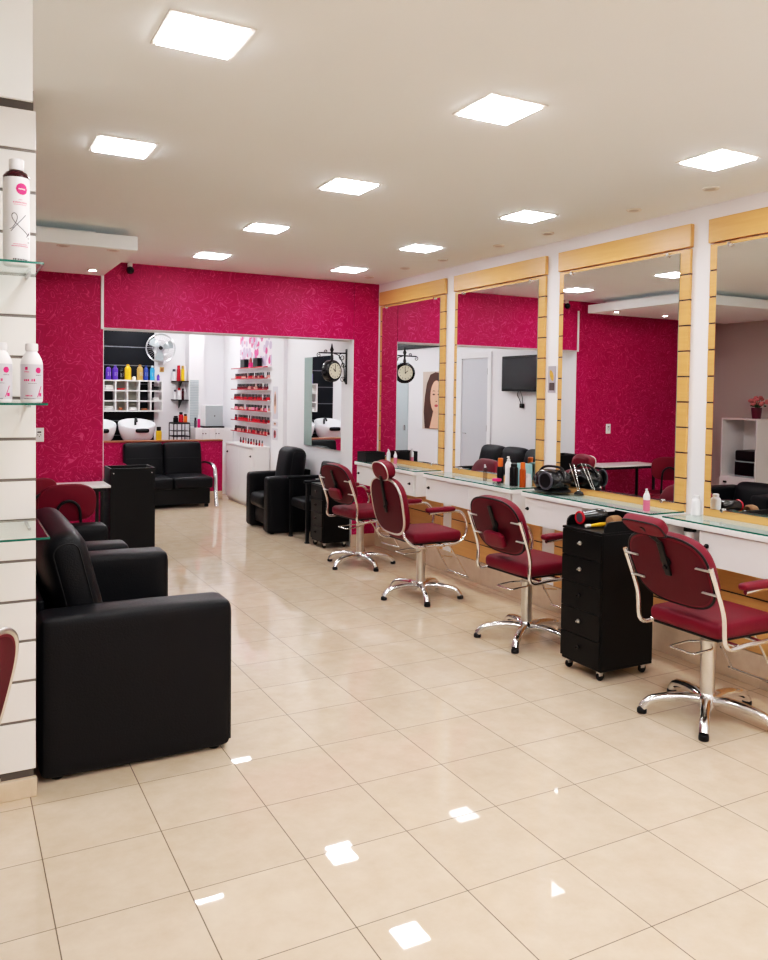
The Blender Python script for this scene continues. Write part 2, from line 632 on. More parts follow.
# pillar clad in white slatwall, with beam above
px1, py0, py1 = .296, 3.503, 3.86
struct('pillar', MB().box(-.75, px1 - .008, py0 + .012, py1, 0, ZC), M['slot'], 'grooved white slatwall pillar at the left')
cl = MB()
zs = sorted([1.443 + .162 * k for k in range(-8, 9)])
edges_z = [.105] + [z for z in zs if .2 < z < 2.7] + [2.74]
for a, b in zip(edges_z, edges_z[1:]):
    cl.box(-.75, px1, py0, py0 + .016, a + .006, b - .006, .002)
struct('pillar_slat_panel', cl, M['slat'])
sl = MB()
for z in edges_z[1:-1]:
    sl.box(-.75, px1 + .001, py0 + .007, py0 + .02, z - .0065, z + .0065)
struct('pillar_slot_trim', sl, M['slotrim'])
struct('baseboard_pillar', MB().box(-.75, px1 + .004, py0 - .012, py0 + .012, 0, .078, .003), M['skirting'])
struct('beam', MB().box(-1.2, .205, 2.52, 2.532, 2.455, ZC), M['ceil'])

# lowered ceiling section
cd = MB()
cd.box(XL, 1.20, 6.10, 7.62, 2.66, 2.76, .004)
cd.box(XL, .95, 6.36, 7.58, 2.76, ZC)
struct('ceiling_lowered', cd, M['ceil'])

# ------------------------------------------------------------------ ceiling lights
lp = None
def light_panel(x, y, label, w=.28):
    global lp
    if lp is None:
        t = thing('ceiling_light_panel', label, 'ceiling light', (x, y, ZC), 0, 'square ceiling light panels')
        fr = MB()
        h = w / 2
        for a in ((-h, h, -h, -h + .018), (-h, h, h - .018, h), (-h, -h + .018, -h + .018, h - .018), (h - .018, h, -h + .018, h - .018)):
            fr.box(*a, -.004, 0)
        obj('frame', fr, M['fitting'], t)
        obj('diffuser', MB().box(-h + .018, h - .018, -h + .018, h - .018, -.009, -.001), M['panel'], t)
        lp = t
        return t
    return dup(lp, (x, y, ZC), None, label)
ordn = ['nearest', 'second', 'third', 'fourth']
for k, y in enumerate((2.70, 4.10)):
    light_panel(.735, y - .01, 'square lit ceiling panel, %s of the two in the left row' % ('nearer', 'farther')[k])
for k, y in enumerate((2.76, 4.19, 5.56, 6.93)):
    light_panel(1.99, y, 'square lit ceiling panel in the middle row, %s from the camera' % ordn[k])
for k, y in enumerate((2.79, 4.28, 5.65, 6.99)):
    light_panel(3.33, y, 'square lit ceiling panel in the row beside the mirrors, %s from the camera' % ordn[k])
for x in (.745, 1.99, 3.33):
    for k, y in enumerate((1.33, -.1, -1.5)):
        light_panel(x, y, 'square lit ceiling panel behind the viewpoint, %s row, place %d back' % ({.745: 'left', 1.99: 'middle', 3.33: 'mirror side'}[x], k + 1))
for x, y, l in ((2.1, 9.3, 'square ceiling panel added as fill light just behind the pink wall'), (3.0, 11.4, 'square lit ceiling panel of the rear room beside the nail polish shelves'), (1.9, 11.4, 'square ceiling panel added as fill light above the two seat sofa'), (2.5, 12.7, 'square ceiling panel added as fill light above the wash basins'), (3.1, 9.3, 'square ceiling panel added as fill light above the far armchair'), (1.5, 12.7, 'square ceiling panel added as fill light at the hidden end of the wash wall'), (3.4, 12.4, 'square ceiling panel added as fill light above the white rear cupboard'), (2.5, 10.4, 'square ceiling panel added as fill light in the middle of the rear room')):
    light_panel(x, y, l)  # unseen rear panels added for brightness; the polish shelf one follows a floor reflection

dl = None
for k, (x, y) in enumerate(((3.743, 3.18), (3.771, 3.785), (3.79, 4.64), (3.785, 5.227), (3.776, 6.03), (3.735, 6.63), (3.72, 7.336))):
    lab = 'small unlit round ceiling spot along the mirrors, %s from the camera' % (['nearest', 'second', 'third', 'fourth', 'fifth', 'sixth', 'farthest'][k])
    if dl is None:
        dl = thing('ceiling_spot', lab, 'ceiling spot', (x, y, ZC), 0, 'unlit round spots along the mirrors')
        obj('ring', MB().lathe([(.045, 0), (.047, -.004), (.042, -.009), (.03, -.008), (.03, 0)], seg=28), M['fitting'], dl)
        obj('lamp', MB().lathe([(0, -.006), (.029, -.006), (.029, 0)], seg=24), M['dimple'], dl)
    else:
        dup(dl, (x, y, ZC), None, lab)
sp = None
for k, (x, y, lab) in enumerate(((1.06, 7.28, 'small lit round spot under the lowered ceiling, next to the white cord'), (.25, 7.28, 'small lit round spot under the lowered ceiling, seen only in the mirror'))):
    t = thing('lowered_ceiling_spot', lab, 'ceiling spot', (x, y, 2.66))
    obj('ring', MB().lathe([(.045, 0), (.047, -.004), (.042, -.009), (.03, -.008), (.03, 0)], seg=28), M['fitting'], t)
    obj('lamp', MB().lathe([(0, -.006), (.029, -.006), (.029, 0)], seg=24), M['spot'], t)
for k, (x, y, lab) in enumerate(((.70, 6.17, 'unlit round spot under the front edge of the lowered ceiling, nearer the pillar'), (1.04, 6.17, 'unlit round spot under the lowered ceiling, nearest its outer corner'))):
    t = thing('lowered_ceiling_spot', lab, 'ceiling spot', (x, y, 2.66))
    obj('ring', MB().lathe([(.045, 0), (.047, -.003), (.042, -.007), (.03, -.006), (.03, 0)], seg=28), M['fitting'], t)
    obj('lamp', MB().lathe([(0, -.005), (.029, -.005), (.029, 0)], seg=24), M['dimple'], t)

# camera, cord, outlet on the pink wall
t = thing('security_camera', 'small dark dome camera at the top of the pink wall', 'security camera', (1.45, YB, 2.80))
obj('mount', MB().lathe([(.022, 0), (.022, -.03), (.016, -.045)], c=(0, -.06, .012), seg=16).box(-.014, .014, -.06, -.001, -.02, .008, .003), M['fitting'], t)
obj('dome', MB().sphere((0, -.07, -.06), .036), M['gloss'], t)
tag(obj('cord_cover', MB().box(JL - .022, JL + .004, YB - .012, YB, LZ - .01, 2.70, .003), M['cord']), 'white vertical cable cover on pink wallpaper above the opening corner', 'cable cover')
def outlet(x, y, z, label, axis='Y'):
    t = thing('power_outlet', label, 'power outlet', (x, y, z))
    obj('plate', MB().box(-.038, .038, -.010, 0, -.062, .062, .004), M['cord'], t)
    s = MB()
    for dx, dz in ((-.012, 0), (.012, 0), (0, -.014)):
        s.lathe([(.0045, 0), (.0045, .003)], c=(dx, -.0125, dz), axis='Y', seg=10)
    obj('socket', s.box(-.016, .016, -.0105, -.0095, .018, .03), M['plastic'], t)
outlet(.685, YB, 1.235, 'white power outlet on pink wallpaper beside the white pillar')

# ------------------------------------------------------------------ stations along the right wall
ST = [(6.397, 7.70), (4.955, 6.245), (3.565, 4.806), (2.13, 3.432), (.69, 1.98)]
SN = ['farthest', 'third', 'second', 'nearest', 'unseen']
where = ['nearest the back corner', 'second from the back corner', 'third from the back corner', 'nearest the camera at the right edge', 'beyond the frame']
ZH = 2.573
for k, (y0, y1) in enumerate(ST):
    if k == 4:
        continue
    t = thing('slat_panel', 'honey wood grooved wall panel behind the mirror %s' % where[k], 'wall panel', (0, 0, 0), 0, 'honey wood slat panels')
    mb = MB()
    zz = [.192] + [z for z in [2.412 - .159 * q for q in range(0, 20)][::-1] if z > .28] + [ZH]
    for a, b in zip(zz, zz[1:]):
        mb.box(XM + .006, XW - .004, y0 + .008, y1 - .008, a + .0045, b - .0045, .002)
    obj('slat_boards', mb, M['wood'], t)
    gm = MB()
    for z in zz[1:-1]:
        gm.box(XM + .010, XW - .002, y0 + .0085, y1 - .0085, z - .005, z + .005)
    obj('grooves', gm, M['dark_slot'], t)
    obj('header_board', MB().box(XM - .005, XW - .004, y0, y1, ZH + .004, 2.719, .003), M['wood'], t)
    # mirror
    g0, g1 = y0 + .085, y1 - .065
    t = thing('wall_mirror', 'tall frameless mirror on the wood panel %s' % where[k], 'mirror', (0, 0, 0), 0, 'tall salon mirrors')
    mm = MB()
    mm.poly([(XM, g0, .978), (XM, g0, 2.549), (XM, g1, 2.549), (XM, g1, .978)])
    obj('mirror_glass', mm, M['mirror'], t)
    obj('mirror_backing', MB().box(XM + .0005, XM + .0055, g0, g1, .978, 2.549), M['mirror_edge'], t)
    for yy in (g0 + .09, g1 - .09):
        for zc in (.978, 2.549):
            obj('clip', MB().lathe([(.011, -.004), (.013, 0), (.013, .010), (.009, .013)], c=(XM - .012, yy, zc), axis='X', seg=14), M['chrome'], t)

ZT = .940
XF = 3.72
def counter(k, y0, y1, label, layout):
    t = thing('counter_unit', label, 'counter', (0, 0, 0), 0, 'white wall counters under the mirrors')
    obj('worktop', MB().box(XF, XM + .004, y0, y1, ZT - .042, ZT - .010, .004), M['lam'], t)
    obj('glass_top', MB().box(XF + .01, XM - .02, y0 + .005, y1 - .005, ZT - .0095, ZT - .0005), M['glass'], t)
    ge = MB()
    ge.box(XF + .006, XF + .010, y0 + .005, y1 - .005, ZT - .0095, ZT - .0005)
    ge.box(XF + .006, XM - .02, y0 + .001, y0 + .005, ZT - .0095, ZT - .0005)
    obj('glass_edge', ge, M['glass_edge'], t)
    xb = XF + .032
    zb = .70
    c = MB()
    c.box(xb, XM + .004, y0 + .012, y1 - .012, zb, zb + .016, .001)
    c.box(xb, XM + .004, y0 + .012, y0 + .028, zb + .016, ZT - .042, .001)
    c.box(xb, XM + .004, y1 - .028, y1 - .012, zb + .016, ZT - .042, .001)
    c.box(XM - .012, XM + .004, y0 + .028, y1 - .028, zb + .016, ZT - .042)
    for s in layout:
        c.box(xb, XM - .012, s[1] - .008, s[1] + .008, zb + .016, ZT - .042)
    obj('carcass', c, M['lam'], t)
    for s in layout:
        a, b, kn = s
        if kn is None:
            continue
        d = obj('door', MB().box(xb - .017, xb - .001, a + .003, b - .003, zb + .004, ZT - .046, .002), M['lam'], t)
        obj('knob', MB().lathe([(.006, 0), (.006, .010), (.013, .014), (.013, .022), (.007, .026), (0, .026)][::-1], c=(xb - .043, kn, .815), axis='X', seg=16), M['plastic'], d)
    return t
counter(0, 6.38, 7.62, 'white wall counter with glass top in the back corner', [(7.00, 7.59, 7.53), (6.41, 7.00, 6.47)])
counter(1, 4.93, 6.22, 'white glass topped counter behind the chair with the round headrest', [(5.51, 6.19, 6.13), (4.96, 5.51, 5.02)])
counter(2, 3.545, 4.80, 'white glass topped counter beside the tall black drawer trolley', [(4.16, 4.77, 4.73), (3.58, 4.16, None)])
counter(3, 2.12, 3.46, 'white glass topped counter at the right edge with open left bay', [(2.2, 3.19, 3.13), (3.19, 3.43, None)])

# ------------------------------------------------------------------ styling chairs
def styling_chair(label, loc, rz, head='none', tilt=14, W=.50, H=.39, star=20, back=0):
    t = thing('styling_chair', label, 'salon chair', loc, rz, 'burgundy styling chairs')
    # star base
    obj('hub', MB().lathe([(0, .045), (.045, .045), (.05, .06), (.05, .105), (.036, .125), (0, .125)], seg=24), M['chrome'], t)
    for k in range(5):
        a = R(72 * k + star)
        d = Vector((math.cos(a), math.sin(a), 0))
        pts = [d * .03 + Vector((0, 0, .088)), d * .12 + Vector((0, 0, .098)), d * .22 + Vector((0, 0, .088)), d * .29 + Vector((0, 0, .068)), d * .325 + Vector((0, 0, .030))]
        lg = obj('leg', MB().tube(catmull(pts, 4), [.029] * 4 + [.027] * 4 + [.025] * 4 + [.024] * 4 + [.024], seg=12, flat=.9), M['chrome'], t)
        obj('glide', MB().lathe([(.022, .001), (.025, .004), (.025, .022), (.018, .03)], c=tuple(d * .326), seg=16), M['plastic'], lg)
    obj('column', MB().lathe([(.036, .12), (.036, .37), (.040, .375), (.040, .40), (.026, .405), (.026, .445), (.06, .45), (.06, .462)], seg=28), M['brushed'], t)
    # pump lever loop
    obj('lever', MB().tube(fillet([(.036, -.02, .385), (.075, -.06, .38), (.075, -.20, .372), (-.075, -.20, .372), (-.075, -.06, .38), (-.036, -.02, .385)], .02), .006, seg=8), M['chrome'], t)
    # seat
    st = obj('seat', MB().cushion((0, .028, .515), (.45, .45, .085), .035, (0, 0, .012), 12), M['wine'], t)
    obj('seat_base', MB().box(-.205, .205, -.18, .235, .462, .4795, .006), M['plastic'], st)
    # backrest
    edge = 'brushed' if head in ('round', 'none') else 'plastic'
    zc, yc = .785 - (H - .39) * .5, -.255 - (tilt - 14) * .002 + back
    Tm = Matrix.Translation((0, yc, zc)) @ Matrix.Rotation(R(tilt), 4, 'X')
    mb = MB()
    mb.M = Tm
    mb.pad(W, H, .07, 3.0, .028, .012, 44, .03)
    br = obj('backrest', mb, M['wine'], t)
    mb = MB()
    mb.M = Tm @ Matrix.Translation((0, -.0035, 0))
    mb.pad(W - .02, H - .02, .004, 3.0, .001, 0, 44, .03)
    obj('back_cover', mb, M['wine_back'], br, label='dull burgundy rear cover of the backrest')
    mb = MB()
    mb.M = Tm
    ol = []
    for q in range(48):
        a = 2 * PI * q / 48
        ca, sa = math.cos(a), math.sin(a)
        x = math.copysign(abs(ca) ** (2 / 3.0), ca) * (W / 2)
        z = math.copysign(abs(sa) ** (2 / 3.0), sa) * (H / 2)
        ol.append((x * (1 + .03 * z / (H / 2)), .006, z))
    mb.tube(ol, .0065 if edge == 'plastic' else .010, 8, True)
    obj('piping', mb, M[edge], br)
    # side tubes: back rail, under the seat, up and round into the arm
    for s in (-1, 1):
        x = s * .272
        up = Tm @ Vector((s * .272, -.004, .075))
        lo = Tm @ Vector((s * .272, -.004, -.17))
        if edge == 'brushed':
            up = Tm @ Vector((s * W * .40, .004, -H * .44))
            lo = Tm @ Vector((s * W * .47, -.004, -H * .52))
            x = s * .255
        pts = [up, lo, (x, -.20, .462), (x, -.05, .455), (x, .17, .464), (x, .255, .52), (x, .27, .62), (x, .21, .71), (x, .10, .722), (x, -.08, .712)]
        pts = [tuple(p) for p in pts]
        fr = obj('arm_frame', MB().tube(catmull(pts, 6), .0115, 10), M['chrome'], t)
        obj('armrest', MB().cushion((x, .02, .741), (.052, .26, .034), .016, (0, 0, .004), 8), M['wine'], t)
        for zz in (() if edge == 'brushed' else (.055, -.075)):
            a = Tm @ Vector((s * .268, -.006, zz))
            b = Tm @ Vector((s * .185, -.006, zz))
            mb = MB()
            mb.tube([a, b], .0135, 10, flat=.4)
            obj('bracket', mb, M['satin'], br)
    mb = MB()
    mb.tube([(-.272, .05, .4565), (.272, .05, .4565)], .010, 8)
    mb.tube([(-.272, -.12, .4575), (.272, -.12, .4575)], .010, 8)
    obj('seat_rail', mb, M['chrome'], t)
    # footrest
    fr = MB()
    for s in (-1, 1):
        fr.tube([(s * .14, .16, .458), (s * .14, .25, .33), (s * .14, .36, .155)], .007, 8)
    fr.tube([(-.16, .36, .155), (.16, .36, .155)], .008, 8)
    fr.tube([(-.15, .28, .28), (-.15, .40, .26)], .006, 8)
    fr.tube([(-.14, .36, .150), (.14, .36, .150)], .005, 6)
    obj('footrest', fr, M['chrome'], t)
    # headrest bracket
    if head in ('up', 'round', 'low'):
        mb = MB()
        mb.M = Tm
        z0, z1 = {'up': (-.02, .17), 'round': (-.05, .25), 'low': (-.06, .15)}[head]
        mb.box(-.018, .018, -.020, -.008, z0, z1, .004)
        if head == 'up':
            mb.tube([(0, -.014, .165), (0, -.05, .22), (0, -.09, .29)], .017, 8, flat=.5)
        mb.lathe([(.012, 0), (.012, .012)], c=(0, -.030, z0 + .05), axis='Y', seg=12)
        mb.lathe([(.03, 0), (.03, .008)], c=(0, -.012, z0 + .08), axis='Y', seg=16)
        hb = obj('headrest_bracket', mb, M['plastic'], t)
        mb = MB()
        if head == 'up':
            mb.M = Tm @ Matrix.Translation((0, -.088, .275)) @ Matrix.Rotation(R(24), 4, 'X')
            mb.pad(.24, .105, .055, 4.5, .02, .008, 40, .07)
        elif head == 'round':
            mb.M = Tm @ Matrix.Translation((0, -.018, .285)) @ Matrix.Rotation(R(6), 4, 'X')
            mb.pad(.24, .15, .09, 2.6, .03, .012, 40, 0)
        else:
            mb.M = Tm @ Matrix.Translation((0, -.024, -.075)) @ Matrix.Rotation(PI, 4, 'Z')
            mb.pad(.20, .105, .035, 5, .012, .003, 36, -.04)
        hd = obj('headrest', mb, M['wine'], t)
        if head in ('round', 'up'):
            W2, H2, e2 = (.24, .15, 2.6) if head == 'round' else (.24, .105, 4.5)
            mb = MB()
            mb.M = Tm @ (Matrix.Translation((0, -.018, .285)) @ Matrix.Rotation(R(6), 4, 'X') if head == 'round' else Matrix.Translation((0, -.088, .275)) @ Matrix.Rotation(R(24), 4, 'X'))
            ol = []
            for q in range(40):
                a = 2 * PI * q / 40
                ca, sa = math.cos(a), math.sin(a)
                ol.append((math.copysign(abs(ca) ** (2 / e2), ca) * W2 / 2 * (1.0), .006, math.copysign(abs(sa) ** (2 / e2), sa) * H2 / 2))
            mb.tube(ol, .005, 6, True)
            obj('headrest_piping', mb, M['brushed'] if head == 'round' else M['plastic'], hd)
    return t

styling_chair('burgundy salon chair farthest back, beside the black armchair', (3.45, 6.92, 0), R(-84), 'low', tilt=20, star=-5)
styling_chair('burgundy salon chair with raised rounded headrest and chrome edging', (3.36, 5.63, 0), R(-90), 'round', tilt=11, H=.45, W=.50, star=51, back=-.07)
styling_chair('burgundy salon chair directly behind the black drawer trolley', (3.42, 4.33, 0), R(-88), 'low', tilt=20)
styling_chair('burgundy salon chair nearest the right edge, with angular raised headrest', (3.44, 2.86, 0), R(-90), 'up', tilt=23, back=-.02)
styling_chair('burgundy salon chair cropped at the left edge before the pillar', (-.19, 2.53, 0), R(60), 'none', tilt=14, H=.46, W=.46, star=48)

# ------------------------------------------------------------------ drawer trolleys
def trolley(label, loc, rz, w=.33, d=.38, h=.86, n=5, silver=(0, 1, 3), rail=True):
    t = thing('drawer_trolley', label, 'drawer trolley', loc, rz)
    # local: front faces -Y, width along X
    z0 = .075
    b = MB()
    b.box(-w / 2, -w / 2 + .016, -d / 2 + .016, d / 2, z0, h, .002)
    b.box(w / 2 - .016, w / 2, -d / 2 + .016, d / 2, z0, h, .002)
    b.box(-w / 2 + .016, w / 2 - .016, d / 2 - .014, d / 2, z0, h)
    b.box(-w / 2, w / 2, -d / 2 + .016, d / 2, z0 - .016, z0, .002)
    b.box(-w / 2, w / 2, -d / 2, d / 2, h, h + .014, .002)
    obj('body', b, M['blackwood'], t)
    if rail:
        r = MB()
        prof = [(-d / 2 + .03, h + .014)]
        for k in range(7):
            a = PI - k * PI / 12
            prof.append((-d / 2 + .075 + .045 * math.cos(a), h + .030 + .045 * math.sin(a)))
        prof += [(d / 2, h + .075), (d / 2, h + .014)]
        r.prism(prof, 0, -w / 2, -w / 2 + .014, .002)
        r.prism(prof, 0, w / 2 - .014, w / 2, .002)
        r.box(-w / 2 + .014, w / 2 - .014, d / 2 - .014, d / 2, h + .014, h + .085, .002)
        obj('tray_rail', r, M['blackwood'], t)
    hh = (h - z0 - .006) / n
    for k in range(n):
        zt = h - .003 - k * hh
        dr = obj('drawer', MB().box(-w / 2 + .003, w / 2 - .003, -d / 2, -d / 2 + .014, zt - hh + .0035, zt, .002), M['blackwood'], t)
        obj('knob', MB().lathe([(.005, 0), (.005, .010), (.012, .014), (.013, .020), (.008, .026), (0, .027)][::-1], c=(0, -d / 2 - .027, zt - hh * .42), axis='Y', seg=16), M['brushed'] if k in silver else M['gloss'], dr)
    for sx in (-1, 1):
        for sy in (-1, 1):
            c = obj('caster', MB().lathe([(.024, -.009), (.026, 0), (.024, .009)], c=(sx * (w / 2 - .035), sy * (d / 2 - .045), .0265), axis='X', seg=18), M['plastic'], t)
            obj('caster_fork', MB().box(sx * (w / 2 - .035) - .014, sx * (w / 2 - .035) + .014, sy * (d / 2 - .045) - .017, sy * (d / 2 - .045) + .012, .030, z0 - .017, .004), M['brushed'], c)
    return t
trolley('tall black drawer trolley on casters with hair tools on top', (3.47, 3.63, 0), R(-90), w=.335, d=.42, h=.85, silver=(0, 1, 3))
trolley('low black drawer trolley in the far corner beside back chair', (3.585, 7.925, 0), R(-90), w=.31, d=.32, h=.66, n=4, silver=(), rail=False)

# tools lying in the trolley tray
zt = .8655
t = thing('hair_dryer', 'black hair dryer with red nozzle ring on the trolley', 'hair dryer', (3.40, 3.725, zt), 0)
mb = MB()
mb.lathe([(.030, -.10), (.036, -.098), (.038, -.06), (.046, 0), (.048, .05), (.040, .09), (0, .10)], c=(.03, 0, .049), axis='X', seg=24)
obj('barrel', mb, M['gloss'], t)
obj('nozzle_ring', MB().tube([(-.068, .034 * math.cos(a), .049 + .034 * math.sin(a)) for a in [2 * PI * k / 24 for k in range(24)]], .008, 8, True), M['red'], t)
obj('nozzle_grille', MB().lathe([(0, -.002), (.030, 0), (.030, .002)], c=(-.072, 0, .049), axis='X', seg=20), M['ink'], t)
obj('handle', MB().tube(fillet([(.09, 0, .045), (.13, -.01, .03), (.20, -.025, .02)], .03), .017, 12), M['gloss'], t)
t = thing('round_brush', 'round hair brush with tan bristles on the trolley', 'hair brush', (3.40, 3.545, zt), 0)
obj('brush_head', MB().lathe([(0, -.005), (.034, 0), (.040, .02), (.040, .06), (.032, .075), (0, .08)], c=(0, 0, .042), axis='X', seg=24), M['bristle'], t)
obj('handle', MB().tube([(.078, 0, .042), (.11, 0, .036), (.20, 0, .020)], [.012, .010, .013], 10), M['gloss'], t)
t = thing('flat_brush', 'yellow banded styling brush lying between dryer and round brush', 'hair brush', (3.43, 3.632, zt), 0)
obj('handle', MB().tube([(-.10, 0, .014), (-.02, 0, .016), (.04, 0, .017)], [.008, .013, .011], 10), M['yellow'], t)
obj('brush_head', MB().tube([(.042, 0, .018), (.08, 0, .022), (.11, 0, .022)], [.014, .02, .014], 10), M['plastic'], t)
obj('ferrule', MB().tube([(-.135, 0, .014), (-.102, 0, .014)], .010, 10), M['cord'], t)

# ------------------------------------------------------------------ black leather seating
def leather_sofa(name, label, cat, loc, rz, L, D=.77, arm=.21, ah=.70, bh=.96, n=1, legs=True, tilt=-14, bt=.19, front=.05):
    """local: back along the X axis at y=+D, seat faces -Y; x from 0 to L"""
    t = thing(name, label, cat, loc, rz)
    for s, x0 in ((0, 0), (1, L - arm)):
        mb = MB()
        mb.cushion((x0 + arm / 2, D / 2, (ah + .012) / 2), (arm, D, ah - .012), .035, (.004, .006, .008), 14)
        a = obj('arm', mb, M['black'], t)
        for xx in (x0 + .018, x0 + arm - .018):
            mb = MB()
            mb.tube(fillet([(xx, D - .03, ah - .012), (xx, .012, ah - .012), (xx, .004, ah - .05), (xx, .002, .04)], .03), .0035, 6)
            obj('piping', mb, M['seam'], a)
    inner = L - 2 * arm
    obj('base', MB().box(arm + .004, L - arm - .004, front, D - .03, .075, .27, .03, 4), M['black'], t)
    w = inner / n
    for k in range(n):
        cx = arm + w * (k + .5)
        obj('seat_cushion', MB().cushion((cx, (D - .20) / 2 - .005, .355), (w - .006, D - .19, .165), .05, (0, .012, .022), 14), M['black'], t)
        mb = MB()
        mb.M = Matrix.Translation((cx, D - .185, .355 + (bh - .38) / 2)) @ Matrix.Rotation(R(tilt), 4, 'X')
        mb.cushion((0, 0, 0), (w - .006, bt, bh - .38), .085, (0, .02, .012), 14)
        obj('back_cushion', mb, M['black'], t)
        zt = (bh - .38) / 2
        for sx in (-1, 1):
            mb = MB()
            mb.M = Matrix.Translation((cx, D - .185, .355 + (bh - .38) / 2)) @ Matrix.Rotation(R(tilt), 4, 'X')
            xx = sx * (w / 2 - .012)
            rr = .085
            ins = math.sqrt(max(1e-6, rr * rr - (rr - .012) ** 2)) + .0012
            hy, hz = max(bt / 2 + .0001 - rr, 0), zt - rr
            ring = []
            for (qy, qz, aa) in ((-hy, -hz, PI), (-hy, hz, PI), (hy, hz, PI / 2), (hy, -hz, 0)):
                if qz < 0:
                    ring.append((xx, qy + math.copysign(ins, qy), qz))
                else:
                    for st in range(9):
                        an = aa - st * PI / 16
                        ring.append((xx, qy + ins * math.cos(an), qz + ins * math.sin(an)))
            mb.tube(ring, .003, 6)
            obj('seam', mb, M['seam'], t)
    obj('back_panel', MB().box(arm + .004, L - arm - .004, D - .035, D - .004, .08, .72, .01), M['black'], t)
    for x in (.05, L - .05):
        for y in (.07, D - .07):
            obj('leg', MB().lathe([(.022, .001), (.026, .004), (.028, .045), (.028, .06)], c=(x, y, 0), seg=14), M['plastic'], t)
    return t
# facing +X: local -Y -> world +X  (rz = +90 deg: x->y, -y->+x)
leather_sofa('leather_sofa', 'large black leather sofa in the left foreground beside white pillar', 'sofa', (1.135, 3.575, 0), R(90), 1.45, .815, ah=.69, bh=1.03, n=1, front=-.035)
leather_sofa('leather_armchair', 'black leather armchair directly behind the foreground sofa', 'armchair', (.99, 5.24, 0), R(90), .98, .72, arm=.2, ah=.675, bh=.76)
# facing -X: local -Y -> world -X (rz = -90: x -> -y)
leather_sofa('leather_armchair', 'black leather armchair against the far right white wall', 'armchair', (3.205, 9.60, 0), R(-90), .80, .60, arm=.17, ah=.66, bh=1.0, tilt=-8, bt=.23)
# sofa under the television (seen in the mirrors)
leather_sofa('leather_sofa', 'black leather sofa below the television, reflected in the mirrors', 'sofa', (1.70, 8.14, 0), R(90), 1.75, .66, arm=.10, ah=.6, bh=.95, n=3)

# two-seat sofa with chrome arms
t = thing('waiting_sofa', 'black two seat sofa with chrome arms before the low pink wall', 'sofa', (2.16, 11.24, 0))
Lw = 1.12
for k in range(2):
    cx = Lw * (k + .5) / 2
    obj('seat_cushion', MB().cushion((cx, .32, .35), (Lw / 2 - .004, .62, .16), .04, (0, .01, .02), 12), M['black'], t)
    mb = MB()
    mb.M = Matrix.Translation((cx, .70, .62)) @ Matrix.Rotation(R(-9), 4, 'X')
    mb.cushion((0, 0, 0), (Lw / 2 - .004, .15, .52), .045, (0, .02, .01), 12)
    bc = obj('back_cushion', mb, M['black'], t)
    mb = MB()
    mb.M = Matrix.Translation((cx, .70, .62)) @ Matrix.Rotation(R(-9), 4, 'X')
    mb.tube([(-Lw / 4 + .03, -.090, .03), (0, -.096, .03), (Lw / 4 - .03, -.090, .03)], .004, 6)
    obj('seam', mb, M['seam'], bc)
obj('base', MB().box(.03, Lw - .03, .09, .70, .045, .272, .01), M['plastic'], t)
for s, x in ((-1, -.03), (1, Lw + .03)):
    obj('arm', MB().tube(catmull([(x, .70, .58), (x, .50, .60), (x, .25, .595), (x, .10, .56), (x, .04, .46), (x, .02, .25), (x, -.04, .012)], 5), .028, 10, flat=.8), M['chrome'], t)
for x in (.08, Lw - .08):
    for y in (.10, .66):
        obj('leg', MB().box(x - .025, x + .025, y - .025, y + .025, .001, .046, .003), M['plastic'], t)

# plain black chair with open arms
t = thing('visitor_chair', 'black framed chair with open arms in front of far armchair', 'chair', (3.395, 8.645, 0), R(-90))
w, d = .52, .43     # local x 0..w, seat faces -Y, y 0..d
for x in (.02, w - .02):
    for y in (.02, d - .02):
        lg = obj('leg', MB().box(x - .018, x + .018, y - .018, y + .018, .012, .655 if y < .1 else .66, .005), M['plastic'], t)
        obj('glide', MB().lathe([(.028, .001), (.028, .012), (.018, .02)], c=(x, y, 0), seg=14), M['plastic'], lg)
    obj('arm', MB().cushion((x, d / 2 - .01, .672), (.055, d + .02, .035), .014, (0, 0, .004), 8), M['black'], t)
obj('seat', MB().cushion((w / 2, d / 2 - .005, .405), (w - .085, d - .02, .11), .035, (0, .006, .016), 12), M['black'], t)
mb = MB()
mb.M = Matrix.Translation((w / 2, d - .05, .66)) @ Matrix.Rotation(R(-10), 4, 'X')
mb.cushion((0, 0, 0), (w - .085, .08, .40), .035, (0, .012, .006), 12)
obj('backrest', mb, M['black'], t)

